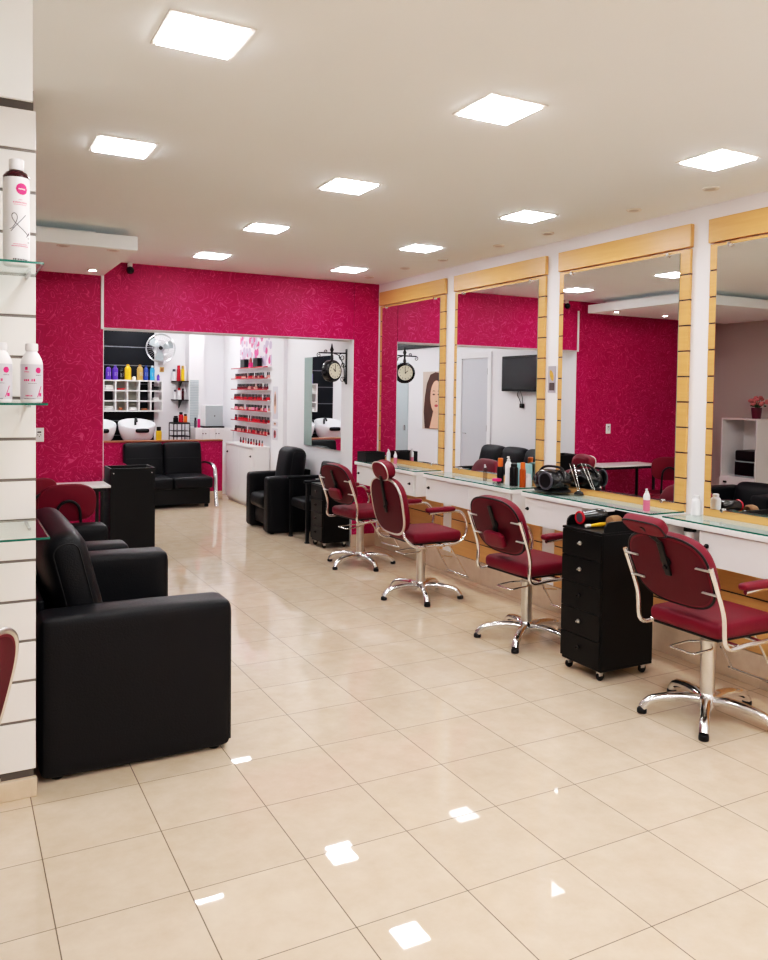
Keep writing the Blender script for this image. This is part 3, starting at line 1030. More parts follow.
# ------------------------------------------------------------------ manicure corner at the left
t = thing('manicure_table', 'narrow white topped table with thin black legs by pink wall', 'table', (0, 0, 0))
obj('tabletop', MB().box(.28, 1.215, 7.28, 7.66, .795, .815, .003), M['lam'], t)
obj('apron', MB().box(.31, 1.185, 7.31, 7.63, .762, .7945, .002), M['plastic'], t)
for x in (.33, 1.15):
    for y in (7.33, 7.61):
        obj('leg', MB().box(x - .014, x + .014, y - .014, y + .014, 0, .7615, .003), M['plastic'], t)
def task_chair(label, loc, rz):
    t = thing('task_chair', label, 'chair', loc, rz, 'armless burgundy chairs at the table')
    mb = MB()
    mb.M = Matrix.Translation((0, -.20, .80)) @ Matrix.Rotation(R(8), 4, 'X')
    mb.pad(.40, .28, .05, 3.0, .02, .01, 40)
    obj('backrest', mb, M['wine'], t)
    obj('seat', MB().cushion((0, 0, .47), (.43, .42, .07), .03, (0, 0, .012), 12), M['wine'], t)
    mb = MB()
    mb.tube(catmull([(-.085, -.16, .42), (-.085, -.22, .58), (-.08, -.232, .74), (-.05, -.235, .80), (0, -.237, .82), (.05, -.235, .80), (.08, -.232, .74), (.085, -.22, .58), (.085, -.16, .42)], 5), .011, 10)
    obj('back_bracket', mb, M['plastic'], t)
    for sx in (-1, 1):
        for sy in (-1, 1):
            obj('leg', MB().tube([(sx * .16, sy * .15, .432), (sx * .20, sy * .19, .003)], .012, 10), M['plastic'], t)
    return t
task_chair('armless burgundy chair with black arched bracket facing the table', (.757, 6.56, 0), 0)
task_chair('burgundy chair turned sideways, half hidden behind the other table chair', (.47, 7.0, 0), R(38))

t = thing('towel_cart', 'black open topped cart standing by the opening in the pink wall', 'cart', (0, 0, 0))
x0, x1, y0, y1 = 1.262, 1.662, 7.60, 7.93
mb = MB()
mb.box(x0, x1, y0, y0 + .016, .06, .93, .003)
mb.box(x0, x1, y1 - .016, y1, .06, .93, .003)
mb.box(x0, x0 + .016, y0 + .016, y1 - .016, .06, .93)
mb.box(x1 - .016, x1, y0 + .016, y1 - .016, .06, .93)
mb.box(x0 + .016, x1 - .016, y0 + .016, y1 - .016, .87, .885)
mb.box(x0, x1, y0, y1, .044, .06)
obj('body', mb, M['blackwood'], t)
mb = MB()
for x in (x0 + .03, x1 - .03):
    mb.lathe([(.005, 0), (.005, .002)], c=(x, y0 - .002, .885), axis='Y', seg=10)
obj('screws', mb, M['brushed'], t)
for x in (x0 + .05, x1 - .05):
    for y in (y0 + .05, y1 - .05):
        obj('caster', MB().lathe([(.019, -.01), (.021, 0), (.019, .01)], c=(x, y, .0225), axis='X', seg=14), M['plastic'], t)

# shelf unit on the left wall (reflected in the nearest mirror)
t = thing('shelf_cabinet', 'white open shelf cabinet with drawers, reflected in nearest mirror', 'cabinet', (0, 0, 0))
sx0, sx1, sy0, sy1 = XL + .004, -.82, 6.75, 7.28
mb = MB()
mb.box(sx0, sx1, sy0, sy0 + .018, 0, 1.37)
mb.box(sx0, sx1, sy1 - .018, sy1, 0, 1.37)
mb.box(sx0, sx1, sy0, sy1, 1.37, 1.39, .002)
mb.box(sx0, sx0 + .012, sy0 + .018, sy1 - .018, 0, 1.37)
for z in (.02, .62):
    mb.box(sx0 + .012, sx1, sy0 + .018, sy1 - .018, z, z + .018)
obj('carcass', mb, M['lam'], t)
for z in (.05, .34):
    d = obj('drawer', MB().box(sx1 + .001, sx1 + .018, sy0 + .004, sy1 - .004, z, z + .28, .003), M['lam'], t)
    obj('knob', MB().box(sx1 + .018, sx1 + .034, sy1 - .12, sy1 - .07, z + .21, z + .235, .004), M['plastic'], d)
t = thing('towel_warmer', 'black topped grey towel warmer inside the white shelf cabinet', 'appliance', (0, 0, 0))
obj('body', MB().box(-1.18, -.87, 6.80, 7.1, .639, .84, .008), M['steelgrey'], t)
obj('top_unit', MB().box(-1.18, -.865, 6.80, 7.1, .845, .978, .02), M['plastic'], t)
obj('door', MB().box(-.869, -.858, 6.81, 7.09, .66, .83, .003), M['screen'], t)
t = thing('potted_flower', 'pink flowers in a burgundy pot on the white shelf cabinet', 'potted plant', (-.95, 6.86, 1.391))
obj('pot', MB().lathe([(.05, 0), (.052, .003), (.066, .13), (.066, .14), (.055, .14), (.052, .12), (0, .12)], seg=24), M['potmat'], t)
st = MB()
fl = MB()
lv = MB()
for k in range(26):
    a, rr = random.uniform(0, 2 * PI), random.uniform(.02, .12)
    p = Vector((rr * math.cos(a), rr * math.sin(a), random.uniform(.20, .29) - rr * .4))
    st.tube([(0, 0, .12), tuple(p)], .003, 5)
    fl.sphere(tuple(p), .028, (1, 1, .75), 8, 6)
    lv.sphere((p.x * .8, p.y * .8, .155 + .02 * random.random()), .026, (1, .5, .3), 8, 5)
obj('stems', st, M['leaf'], t)
obj('blossoms', fl, M['petal'], t)
obj('leaves', lv, M['leaf'], t)

# ------------------------------------------------------------------ glass shelves and bottles on the pillar
def glass_shelf(z, x1, yf, label):
    t = thing('glass_shelf', label, 'glass shelf', (0, 0, 0), 0, 'glass shelves on the white pillar')
    obj('glass_plate', MB().box(-.70, x1 - .002, yf + .002, py0 - .001, z - .004, z + .004), M['glass'], t)
    e = MB()
    e.box(-.70, x1, yf, yf + .002, z - .004, z + .004)
    e.box(x1 - .002, x1, yf + .002, py0 - .001, z - .004, z + .004)
    obj('glass_edge', e, M['glass_edge'], t)
    for x in (px1 - .035, -.2):
        obj('bracket', MB().box(x - .006, x + .006, py0 - .16, py0 - .001, z - .016, z - .0045, .002), M['alu'], t)
glass_shelf(2.090, .292, 3.14, 'glass shelf highest on the pillar, under the tall bottle')
glass_shelf(1.588, .306, 3.14, 'glass shelf at middle height holding two white bottles')
glass_shelf(1.119, .304, 3.05, 'empty glass shelf lowest on the pillar')

def wrap_poly(mb, r, poly, zc, ac):
    """flat outline (arc length u, height v) wrapped on a cylinder of radius r"""
    mb.poly([(r * math.sin(ac + u / r), -r * math.cos(ac + u / r), zc + v) for u, v in poly])
def wrap_strip(mb, r, pts, zc, ac, wd):
    mb.tube([(r * math.sin(ac + u / r), -r * math.cos(ac + u / r), zc + v) for u, v in pts], wd, 5)
def wrap_disc(mb, r, rad, zc, ac, n=14):
    us = [-rad + 2 * rad * k / n for k in range(n + 1)]
    for a, b in zip(us, us[1:]):
        ha, hb = math.sqrt(max(0, rad * rad - a * a)), math.sqrt(max(0, rad * rad - b * b))
        ha, hb = max(ha, 1e-4), max(hb, 1e-4)
        wrap_poly(mb, r, [(a, -ha), (b, -hb), (b, hb), (a, ha)], zc, ac)
def disc(rad, n=18):
    return [(rad * math.cos(2 * PI * k / n), rad * math.sin(2 * PI * k / n)) for k in range(n)]
def textline(mb, r, zc, ac, width, h, seed):
    rnd = random.Random(seed)
    u = -width / 2
    while u < width / 2:
        w = rnd.uniform(.4, .9) * h
        mb_pts = [(u, -h / 2), (u + w, -h / 2), (u + w, h / 2 * rnd.uniform(.5, 1)), (u, h / 2 * rnd.uniform(.5, 1))]
        wrap_poly(mb, r, mb_pts, zc, ac)
        u += w + h * .25

ZS = 2.0945
t = thing('shampoo_bottle', 'tall white bottle with scissors drawing on the top glass shelf', 'bottle', (.213, 3.30, ZS))
r0 = .046
obj('body', MB().lathe([(0, 0), (r0 - .004, 0), (r0, .006), (r0, .318)], seg=32), M['bottle'], t)
obj('shoulder', MB().lathe([(r0, .3182), (r0, .326), (r0 - .010, .340), (.024, .346), (.022, .348)], seg=32), M['maroon'], t, label='dark maroon shoulder')
obj('cap', MB().lathe([(.0245, .348), (.026, .350), (.026, .386), (.022, .39), (0, .39)], seg=24), M['bottle'], t)
a0 = .22
mk = MB()
wrap_disc(mk, r0 + .0006, .021, .275, a0 + .12)
obj('brand_spot', mk, M['pink'], t)
mk = MB()
textline(mk, r0 + .0009, .275, a0 + .12, .024, .004, 1)
obj('spot_lettering', mk, M['bottle'], t)
mk = MB()
for z, w, h in ((.226, .05, .006), (.236, .012, .003), (.218, .045, .003), (.068, .06, .004), (.075, .05, .003)):
    textline(mk, r0 + .0006, z, a0, w, h, int(z * 1000))
obj('pink_lettering', mk, M['pinklight'], t)
mk = MB()
lines = [catmull([(-.030, -.030), (-.005, .0), (.022, .032)], 5), catmull([(.034, -.040), (.0, -.012), (-.022, .012), (-.026, .030), (-.016, .036), (-.008, .024), (-.012, .004), (-.024, -.016), (-.034, -.022)], 6), [(.034, -.040), (.04, -.03)], [(.034, -.040), (.026, -.046)]]
for ln in lines:
    wrap_strip(mk, r0 + .0008, [(p[0], p[1]) for p in ln], .150, a0 - .05, .0013)
textline(mk, r0 + .0006, .020, a0 + .0, .05, .006, 5)
for z in (.085, .10, .115):
    textline(mk, r0 + .0006, z, a0 + .75, .008, .004, int(z * 999))
obj('drawing', mk, M['ink'], t)

def white_bottle(x, y, label, turn):
    t = thing('lotion_bottle', label, 'bottle', (x, y, 1.5925), turn, 'white bottles on middle glass shelf')
    r = .0385
    obj('body', MB().lathe([(0, 0), (r - .004, 0), (r, .005), (r, .145), (r - .004, .160), (r - .013, .178), (.019, .186), (.019, .19)], seg=32), M['bottle'], t)
    obj('cap', MB().lathe([(.021, .190), (.0225, .192), (.0225, .214), (.020, .217), (0, .217)], seg=24), M['bottle'], t)
    mk = MB()
    for k in range(24):
        a = -1.5 + 3.0 * k / 24
        b = a + 3.0 / 24
        rr = r + .0005
        mk.poly([(rr * math.sin(a), -rr * math.cos(a), .012), (rr * math.sin(b), -rr * math.cos(b), .012), (rr * math.sin(b), -rr * math.cos(b), .140), (rr * math.sin(a), -rr * math.cos(a), .140)])
    lb = obj('wrap_label', mk, M['label_grey'], t)
    mk = MB()
    wrap_disc(mk, r + .001, .011, .118, .55)
    obj('pink_spot', mk, M['pink'], lb)
    for (u, z, w, h) in ((-.02, .125, .012, .012), (-.02, .082, .02, .008), (.0, .082, .008, .01), (-.012, .025, .024, .006), (.03, .03, .012, .016), (-.02, .112, .018, .004)):
        mk = MB()
        textline(mk, r + .001, z, u / r, w, h, int((u + z) * 5000))
        obj('lettering', mk, M['pink'], lb)
    mk = MB()
    wrap_strip(mk, r + .001, [(.018, -.03), (.026, -.01), (.034, .01)], .05, 0, .0016)
    obj('brush_drawing', mk, M['pink'], lb)
    mk = MB()
    for (u, z, w, h) in ((.022, .100, .022, .003), (.0, .07, .03, .002), (-.01, .014, .04, .003)):
        textline(mk, r + .001, z, u / r, w, h, int((u + z) * 7000))
    obj('grey_print', mk, M['ink'], lb)
white_bottle(.262, 3.27, 'white bottle with pink printed label nearest the end of middle glass shelf', 0)
white_bottle(.158, 3.27, 'white bottle with pink printed label cut by the left photo edge', -.1)

# ------------------------------------------------------------------ things on the counters
zt = ZT
def spray(x, y, label, body, cap, h=.13, r=.02, pump=True, z=None):
    t = thing('spray_bottle', label, 'bottle', (x, y, zt if z is None else z))
    lo = .52 if body is M['pinklight'] else .72
    obj('body', MB().lathe([(0, 0), (r - .002, 0), (r, .004), (r, h * lo)] + ([] if lo < .7 else [(r * .8, h * .80), (r * .5, h * .84)]), seg=20), body, t)
    if lo < .7:
        obj('shoulder', MB().lathe([(r, h * lo + .0002), (r, h * .68), (r * .8, h * .78), (r * .5, h * .84)], seg=20), cap, t, label='white upper half')
    if pump:
        obj('pump', MB().lathe([(r * .5, h * .84), (r * .52, h * .92), (r * .25, h * .93), (r * .25, h), (0, h)], seg=14).box(-r * .6, r * .2, -r * .2, r * .2, h * .97, h * 1.03, .002), cap, t)
    else:
        obj('cap', MB().lathe([(r * .6, h * .842), (r * .62, h * .85), (r * .62, h * .978), (r * .5, h), (0, h)], seg=16), cap, t)
    return t
t = spray(3.79, 3.64, 'pink and white pump bottle on the counter by the nearest headrest', M['pinklight'], M['bottle'], .135, .021)
spray(3.95, 3.40, 'white and blue flask at the left end of the nearest counter', M['bottle'], M['bottle'], .12, .03, False)
spray(3.86, 5.46, 'clear little spray bottle on the counter below the second mirror', M['clear'], M['bottle'], .13, .018)
def cyl_bottle(name, x, y, label, h, r, body, cap, capf=.3, z=None, group=None):
    t = thing(name, label, 'bottle', (x, y, zt if z is None else z), 0, group)
    hb = h * (1 - capf)
    obj('body', MB().lathe([(0, 0), (r - .002, 0), (r, .004), (r, hb * .93), (r * .75, hb)], seg=20), body, t)
    obj('cap', MB().lathe([(r * .72, hb + .0003), (r * .78, hb + .003), (r * .78, h - .004), (r * .6, h), (0, h)], seg=20), cap, t)
    return t
cyl_bottle('hair_spray_can', 3.885, 5.285, 'black can with orange cap among the counter bottles', .20, .027, M['plastic'], M['orange'], .34)
t = spray(3.89, 5.185, 'tall white pump bottle with pink lettering among the counter bottles', M['bottle'], M['bottle'], .215, .026)
cyl_bottle('hair_spray_can', 3.86, 5.075, 'stout black bottle among the counter bottles', .175, .033, M['gloss'], M['plastic'], .15)
cyl_bottle('oil_bottle', 3.87, 4.978, 'amber bottle with red cap among the counter bottles', .19, .024, M['amber'], M['orange'], .25)
t = thing('cream_jar', 'pink lidded cream jar in front of the orange capped can', 'jar', (3.80, 5.215, zt))
obj('body', MB().lathe([(0, 0), (.033, 0), (.034, .003), (.034, .026)], seg=22), M['clear'], t)
obj('lid', MB().lathe([(.036, .0262), (.037, .029), (.037, .043), (.034, .046), (0, .046)], seg=22), M['pink'], t)
t = thing('product_box', 'pale blue printed box behind the counter bottles', 'box', (3.975, 5.09, zt))
obj('carton', MB().box(-.03, .03, -.06, .06, 0, .17, .002), mat('pale_blue_card', srgb(150, 200, 205), .5, var=.1), t)
cyl_bottle('oil_bottle', 3.92, 4.972, 'short white bottle with pink print beside the amber bottle', .10, .026, M['bottle'], M['bottle'], .25)

# hood dryer on the third counter
t = thing('hood_dryer', 'bulky black hair appliance with round grey rimmed vent on the counter', 'hair appliance', (3.88, 4.64, zt + .009), R(8))
obj('shell', MB().cushion((0, 0, .077), (.20, .25, .15), .07, (.01, .012, .008), 14), M['gloss'], t)
obj('vent', MB().lathe([(0, .0), (.052, .0), (.052, .02)], c=(-.128, -.045, .085), axis='X', seg=28), M['plastic'], t)
obj('vent_rim', MB().tube([(-.122, -.045 + .058 * math.cos(a), .085 + .058 * math.sin(a)) for a in [2 * PI * k / 30 for k in range(30)]], .009, 8, True), M['ink'], t)
obj('strap', MB().tube(catmull([(-.02, .138, .10), (.0, .09, .166), (.0, .0, .180), (.0, -.09, .166), (-.02, -.138, .10)], 6), .010, 8), M['plastic'], t)
obj('base', MB().lathe([(.12, 0), (.125, .006), (.11, .018)], seg=28, ell=(.9, 1.2)), M['plastic'], t)
t = thing('desk_tripod', 'chrome rods of a small folded stand leaning beside the hood dryer', 'stand', (3.965, 4.45, zt))
obj('foot', MB().lathe([(.034, 0), (.036, .004), (.03, .015), (.012, .028)], seg=24), M['plastic'], t)
for s in (-1, 1):
    obj('rod', MB().tube([(0, s * .010, .026), (.015, s * .022 + .10, .21)], .003, 8), M['chrome'], t)

# tray box and small bottles on the corner counter
t = thing('desk_tray', 'black open box on the corner counter against pink wall', 'tray', (3.84, 7.47, zt))
mb = MB()
mb.box(-.11, .11, -.10, .10, 0, .008)
mb.box(-.11, .11, -.10, -.092, .008, .10)
mb.box(-.11, .11, .092, .10, .008, .10)
mb.box(-.11, -.102, -.092, .092, .008, .10)
mb.box(.102, .11, -.092, .092, .008, .10)
obj('box_body', mb, M['plastic'], t)
obj('paper_stack', MB().box(-.095, .095, -.085, .085, .0085, .05, .003), M['paper_beige'], t)
spray(3.90, 7.2, 'small white pump bottle beside the black box', M['bottle'], M['bottle'], .14, .02)
spray(3.94, 7.13, 'small pink bottle next to the white pump bottle in the corner', M['pinklight'], M['bottle'], .12, .018)
t = thing('water_filter', 'white plastic canister in the open bay of the nearest counter', 'canister', (3.80, 3.31, .7165))
obj('body', MB().lathe([(0, 0), (.032, 0), (.034, .004), (.034, .15)], seg=20), M['bottle'], t)
obj('lid', MB().lathe([(.036, .1502), (.036, .17), (.030, .174), (0, .174)], seg=20), M['plastic'], t)

# small framed print between two mirrors
t = thing('small_picture', 'small grey print with yellow figure between second and third mirrors', 'picture', (0, 0, 0))
obj('card', MB().box(XW - .006, XW, 4.845, 4.932, 1.668, 1.872, .001), mat('lilac_grey_card', srgb(176, 170, 180), .5, var=.05), t)
mb = MB()
mb.poly([(XW - .0066, 4.888 + .022 * math.cos(a) + .012 * math.sin(a), 1.80 + .042 * math.sin(a)) for a in [2 * PI * k / 20 for k in range(20)]])
obj('yellow_figure', mb, mat('ochre_print', srgb(206, 156, 66), .5, var=.3, vscale=60), t)
mb = MB()
mb.poly([(XW - .0066, 4.853, 1.685), (XW - .0066, 4.853, 1.745), (XW - .0066, 4.915, 1.745), (XW - .0066, 4.915, 1.685)])
obj('dark_photo', mb, mat('dark_print', srgb(82, 70, 70), .5, var=.5, vscale=50), t)

# ------------------------------------------------------------------ double faced clock on the reveal
t = thing('wall_clock', 'black round station style clock on a scrolled iron bracket', 'clock', (3.588, 7.93, 1.877), 0)
FA = R(18)
mb = MB()
mb.M = Matrix.Rotation(FA, 4, 'Z')
mb.lathe([(.082, -.05), (.104, -.046), (.117, -.030), (.117, .030), (.104, .046), (.082, .05)], axis='Y', seg=40)
cs = obj('case', mb, M['gloss'], t)
for s in (-1, 1):
    mb = MB()
    mb.M = Matrix.Rotation(FA, 4, 'Z')
    mb.lathe([(0, 0), (.082, 0), (.082, .003)], c=(0, s * .0525 - (.0015), 0), axis='Y', seg=40)
    d = obj('dial', mb, M['dial'], t)
    mb = MB()
    mb.M = Matrix.Rotation(FA, 4, 'Z')
    yy = s * .0565
    for h in range(12):
        a = h * PI / 6
        mb.tube([(.060 * math.sin(a), yy, .060 * math.cos(a)), (.073 * math.sin(a), yy, .073 * math.cos(a))], .0035, 6)
    obj('hour_marks', mb, M['ink'], d)
    mb = MB()
    mb.M = Matrix.Rotation(FA, 4, 'Z')
    mb.tube([(0, yy, 0), (s * .028, yy, .024)], .004, 6)
    mb.tube([(0, yy, -.01), (.004, yy, .060)], .003, 6)
    mb.sphere((0, yy, 0), .008, u=10, v=6)
    obj('hands', mb, M['plastic'], d)
mb = MB()
mb.lathe([(.012, .115), (.020, .13), (.012, .165), (.010, .20), (.018, .215), (.022, .23), (.012, .25), (.006, .285), (0, .30)], seg=14)
mb.tube([(-.15, 0, .19), (.170, 0, .195)], .008, 8)
mb.box(.166, .178, -.016, .016, -.14, .24, .003)
def scroll(cx, cz, r, a0, turns, s=1):
    return [(cx + (r * (1 - .75 * k / 24)) * math.cos(a0 + s * 2 * PI * turns * k / 24), 0, cz + (r * (1 - .75 * k / 24)) * math.sin(a0 + s * 2 * PI * turns * k / 24)) for k in range(25)]
for a in ((-.15, .165, .026, PI / 2, 1.2, 1), (-.075, .205, .02, 0, 1.2, 1), (.12, .15, .04, PI / 2, 1.3, 1), (.135, .07, .03, 0, 1.3, -1), (.13, -.09, .032, 0, 1.3, 1)):
    mb.tube(scroll(*a), .0045, 6)
mb.tube(catmull([(.02, 0, .19), (.09, 0, .16), (.14, 0, .05), (.15, 0, -.03), (.155, 0, -.12)], 5), .006, 8)
obj('bracket', mb, M['plastic'], t)

# ------------------------------------------------------------------ rear room, right side
t = thing('white_sideboard', 'low white cabinet along the rear wall under nail polish shelves', 'cabinet', (0, 0, 0))
mb = MB()
cy0, cy1, cxf = 10.78, 12.06, 3.70
mb.box(cxf + .018, XRR - .06, cy0, cy1, .05, .85, .002)
mb.box(cxf + .04, XRR - .06, cy0 + .02, cy1 - .02, .0, .05)
obj('carcass', mb, M['lam'], t)
obj('worktop', MB().box(cxf - .012, XRR - .055, cy0 - .01, cy1, .8505, .876, .003), M['lam'], t)
for a, b, kn in ((cy0 + .01, 11.42, 10.88), (11.43, cy1 - .01, 11.95)):
    d = obj('door', MB().box(cxf, cxf + .017, a, b, .06, .84, .002), M['lam'], t)
    obj('knob', MB().lathe([(.006, 0), (.006, .012), (.016, .016), (.016, .024), (0, .028)][::-1], c=(cxf - .028, kn, .735), axis='X', seg=14), M['plastic'], d)
ny0, ny1 = 10.78, 12.45
shelf_z = [2.0, 1.84, 1.68, 1.525, 1.37, 1.205, 1.035]
sname = ['top', 'second', 'third', 'fourth', 'fifth', 'sixth', 'lowest']
for k, z in enumerate(shelf_z):
    t = thing('polish_shelf', 'thin red edged display shelf, %s of the nail polish rack' % (sname[k] if k in (0, 6) else sname[k] + ' from the top'), 'shelf', (0, 0, 0), 0, 'red edged nail polish shelves')
    obj('board', MB().box(3.90, XRR - .001, ny0, ny1, z - .006, z, .001), M['lam'], t)
    obj('red_edge', MB().box(3.893, 3.8995, ny0, ny1, z - .010, z + .006, .001), M['red'], t)
proto = {}
def polish(k, y, kind, label, grp, z):
    if kind not in proto:
        b = obj('nail_polish', MB().lathe([(0, 0), (.015, 0), (.016, .003), (.016, .036), (.008, .042)], seg=12), M[kind])
        tag(b, label, 'nail polish', grp)
        obj('cap', MB().lathe([(.0085, .0422), (.010, .045), (.009, .082), (0, .083)], seg=12), M['plastic'], b)
        b.location = (3.94, y, z)
        proto[kind] = b
        return b
    return dup(proto[kind], (3.94, y, z), None, label, grp)
rnd = random.Random(3)
for k in range(1, 7):
    y = ny0 + .05
    kinds = [['darkred', 'nude', 'red'], ['darkred', 'nude', 'darkred'], ['red', 'darkred', 'red'], ['nude', 'darkred', 'pinklight'], ['red', 'darkred', 'red'], ['red', 'nude', 'darkred']][k - 1]
    while y < ny1 - .05:
        if rnd.random() > .07:
            kd = kinds[int(rnd.random() * 3)]
            cn = {'darkred': 'dark red', 'nude': 'nude', 'red': 'bright red', 'pinklight': 'pink'}[kd]
            lev = sname[k] + (' shelf' if k == 6 else ' shelf from the top')
            polish(k, y, kd, '%s nail polish bottle with black cap on the %s' % (cn, lev), '%s nail polish bottles on the %s' % (cn, lev), z=shelf_z[k] + .0003)
        y += .066 if rnd.random() > .1 else .11
for q in range(9):
    y = ny0 + .06 + q * .12
    kd = ['nude', 'red', 'darkred'][q % 3]
    cn = {'darkred': 'dark red', 'nude': 'nude', 'red': 'bright red'}[kd]
    dup(proto[kd], (3.85, y, .8765), None, '%s nail polish bottle standing on the white cabinet top' % cn, '%s nail polish bottles on the cabinet top' % cn)
tag(obj('nail_poster', MB().box(XRR - .008, XRR - .001, 10.80, 12.30, 2.02, 2.50, .001), M['poster']), 'pink and white patterned poster above the nail polish shelves', 'poster')
for y, lab, c in ((11.35, 'black gift box with pink figure on the top polish shelf', 'x'), (11.95, 'black gift box at the far end of top polish shelf', 'y')):
    t = thing('gift_box', lab, 'box', (3.945, y, 2.0005))
    obj('carton', MB().box(-.035, .035, -.10, .10, 0, .12, .004), M['plastic'], t)
    obj('lid', MB().box(-.038, .038, -.103, .103, .1203, .135, .003), M['plastic'], t)
t = thing('lipstick_figure', 'large pink lipstick ornament between the black gift boxes', 'ornament', (3.945, 11.65, 2.0005))
obj('base', MB().lathe([(0, 0), (.03, 0), (.03, .07), (.024, .075)], seg=16), M['pink'], t)
obj('tip', MB().lathe([(.022, .0755), (.022, .12), (.012, .15), (0, .155)], seg=16), M['lips'], t)
for z0, z1, lab, m in ((1.27, 1.72, 'narrow tall poster with beige figure on the white pilaster', 'paper_beige'), (.98, 1.14, 'lower small printed notice on the white pilaster', 'label_grey'), (1.17, 1.235, 'tiny notice between two prints on the white pilaster', 'paper_beige')):
    t = thing('wall_picture', lab, 'poster', (0, 0, 0))
    obj('sheet', MB().box(XRR - .054, XRR - .0505, 10.50, 10.70, z0, z1), M['label_grey'], t)
    h = z1 - z0
    mb = MB()
    mb.poly([(XRR - .0546, 10.60 + .05 * math.cos(a), (z0 + z1) / 2 + h * .36 * math.sin(a)) for a in [2 * PI * k / 16 for k in range(16)]])
    obj('figure', mb, M['skin'] if m == 'paper_beige' else M['lips'], t)
    mb = MB()
    mb.poly([(XRR - .0550, 10.60 + .03 * math.cos(a), (z0 + z1) / 2 + h * .2 * math.sin(a) + h * .08) for a in [2 * PI * k / 16 for k in range(16)]])
    obj('dark_detail', mb, M['hair'], t)
t = thing('rear_mirror', 'tall frameless mirror on the rear wall beside the clock', 'mirror', (0, 0, 0))
mb = MB()
mb.poly([(3.828, 8.075, 1.0), (3.828, 8.075, 2.07), (3.828, 9.02, 2.07), (3.828, 9.02, 1.0)])
obj('mirror_glass', mb, M['mirror'], t)
obj('mirror_backing', MB().box(3.8285, 3.849, 8.07, 9.27, 1.0, 2.07), M['mirror_edge'], t)

# ------------------------------------------------------------------ rear room, wash wall
bw = MB()
zed = [0, .55, .93, 1.16, 1.45, 1.74, 2.03, 2.32, 2.62]
for a, b in zip(zed, zed[1:]):
    bw.box(1.66, 2.86, YW - .018, YW - .002, a + .007, b - .007, .001)
t = thing('black_slat_panel', 'black grooved wall panel behind the wash basins', 'wall panel')
obj('boards', bw, M['wslat'], t)
g = MB()
for z in zed[1:-1]:
    g.box(1.66, 2.86, YW - .014, YW - .001, z - .0072, z + .0072)
obj('grooves', g, M['wslot'], t)
# cubby
t = thing('cubby_shelf', 'white pigeonhole shelf with fifteen compartments on the black panel', 'shelf')
cx0, cx1, cz0, cz1 = 2.055, 2.945, 1.315, 1.79
cyf, cyb = YW - .22, YW - .02
mb = MB()
xs = [cx0 + (cx1 - cx0) * k / 5 for k in range(6)]
zz = [cz0 + (cz1 - cz0) * k / 3 for k in range(4)]
for x in xs:
    mb.box(x - .008, x + .008, cyf, cyb, cz0 - .008, cz1 + .008)
for z in zz:
    mb.box(cx0 + .008, cx1 - .008, cyf + .001, cyb - .001, z - .008, z + .008)
obj('frame', mb, M['lam'], t)
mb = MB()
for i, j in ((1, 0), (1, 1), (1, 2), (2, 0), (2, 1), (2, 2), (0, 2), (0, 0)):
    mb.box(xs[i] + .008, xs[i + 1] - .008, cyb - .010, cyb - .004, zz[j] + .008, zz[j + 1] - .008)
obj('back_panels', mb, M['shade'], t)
for (i, j, w, h, m, nm, lab) in ((0, 2, .13, .07, 'towel', 'folded_towel', 'white folded towel in the upper left compartment'), (0, 0, .13, .06, 'towel', 'folded_towel', 'white folded towel in the lower left compartment'), (2, 0, .12, .045, 'towel', 'folded_towel', 'white folded towel in the lowest middle compartment'), (4, 1, .08, .04, 'towel', 'folded_towel', 'small white towel in the right middle compartment'),
                               (1, 2, .10, .025, 'red', 'comb_tray', 'small red tray in the second upper compartment'), (1, 0, .05, .04, 'brown', 'small_box', 'little brown box in the second lowest compartment'), (3, 0, .09, .03, 'brown', 'small_box', 'little brown box in the fourth lowest compartment'), (4, 2, .09, .06, 'plastic', 'small_box', 'black box in the upper right compartment')):
    xc = (xs[i] + xs[i + 1]) / 2
    t = thing(nm, lab, nm.split('_')[1], (xc, cyf + .09, zz[j] + .0125))
    if m == 'towel':
        obj('lower_fold', MB().cushion((0, 0, h * .25), (w, .12, h * .5), h * .2, (0, 0, .003), 8), M[m], t)
        obj('upper_fold', MB().cushion((.003, 0, h * .755), (w * .94, .115, h * .49), h * .2, (0, 0, .004), 8), M[m], t)
    else:
        obj('carton', MB().box(-w / 2, w / 2, -.05, .05, 0, h, .004), M[m], t)
def big_bottle(x, label, body, cap, h=.225, r=.042):
    t = thing('product_bottle', label, 'bottle', (x, YW - .12, cz1 + .0085), 0)
    obj('body', MB().lathe([(0, 0), (r - .004, 0), (r, .006), (r, h * .70), (r * .85, h * .80), (r * .45, h * .87)], seg=20), body, t)
    obj('cap', MB().lathe([(r * .45, h * .872), (r * .48, h * .88), (r * .42, h * .99), (0, h)], seg=16), cap, t)
    mk = MB()
    wrap_poly(mk, r + .001, [(-.018, -.03), (.018, -.03), (.018, .03), (-.018, .03)], h * .4, .2)
    obj('print', mk, M['label_grey'] if body is not M['yellow'] else M['amber'], t)
def bx(px):      # the bottles stand in one row on the shelf
    return 2.094 + (px - 104) * (2.939 - 2.094) / 55
big_bottle(bx(107), 'purple bottle at the left end of the shelf top row', M['purple'], M['plastic'])
big_bottle(bx(113.5), 'second purple bottle on the white shelf, next to the black one', M['purple'], M['purple'])
big_bottle(bx(119.5), 'black bottle between purple and yellow ones on the shelf', M['gloss'], M['plastic'], .19, .036)
big_bottle(bx(126), 'bright yellow bottle on top of the white shelf', M['yellow'], M['yellow'], .245, .05)
big_bottle(bx(132), 'short cream jar between the yellow and gold bottles', M['bottle'], M['bottle'], .06, .03)
big_bottle(bx(138), 'gold bottle on top of the white shelf', M['gold'], M['gold'], .245, .048)
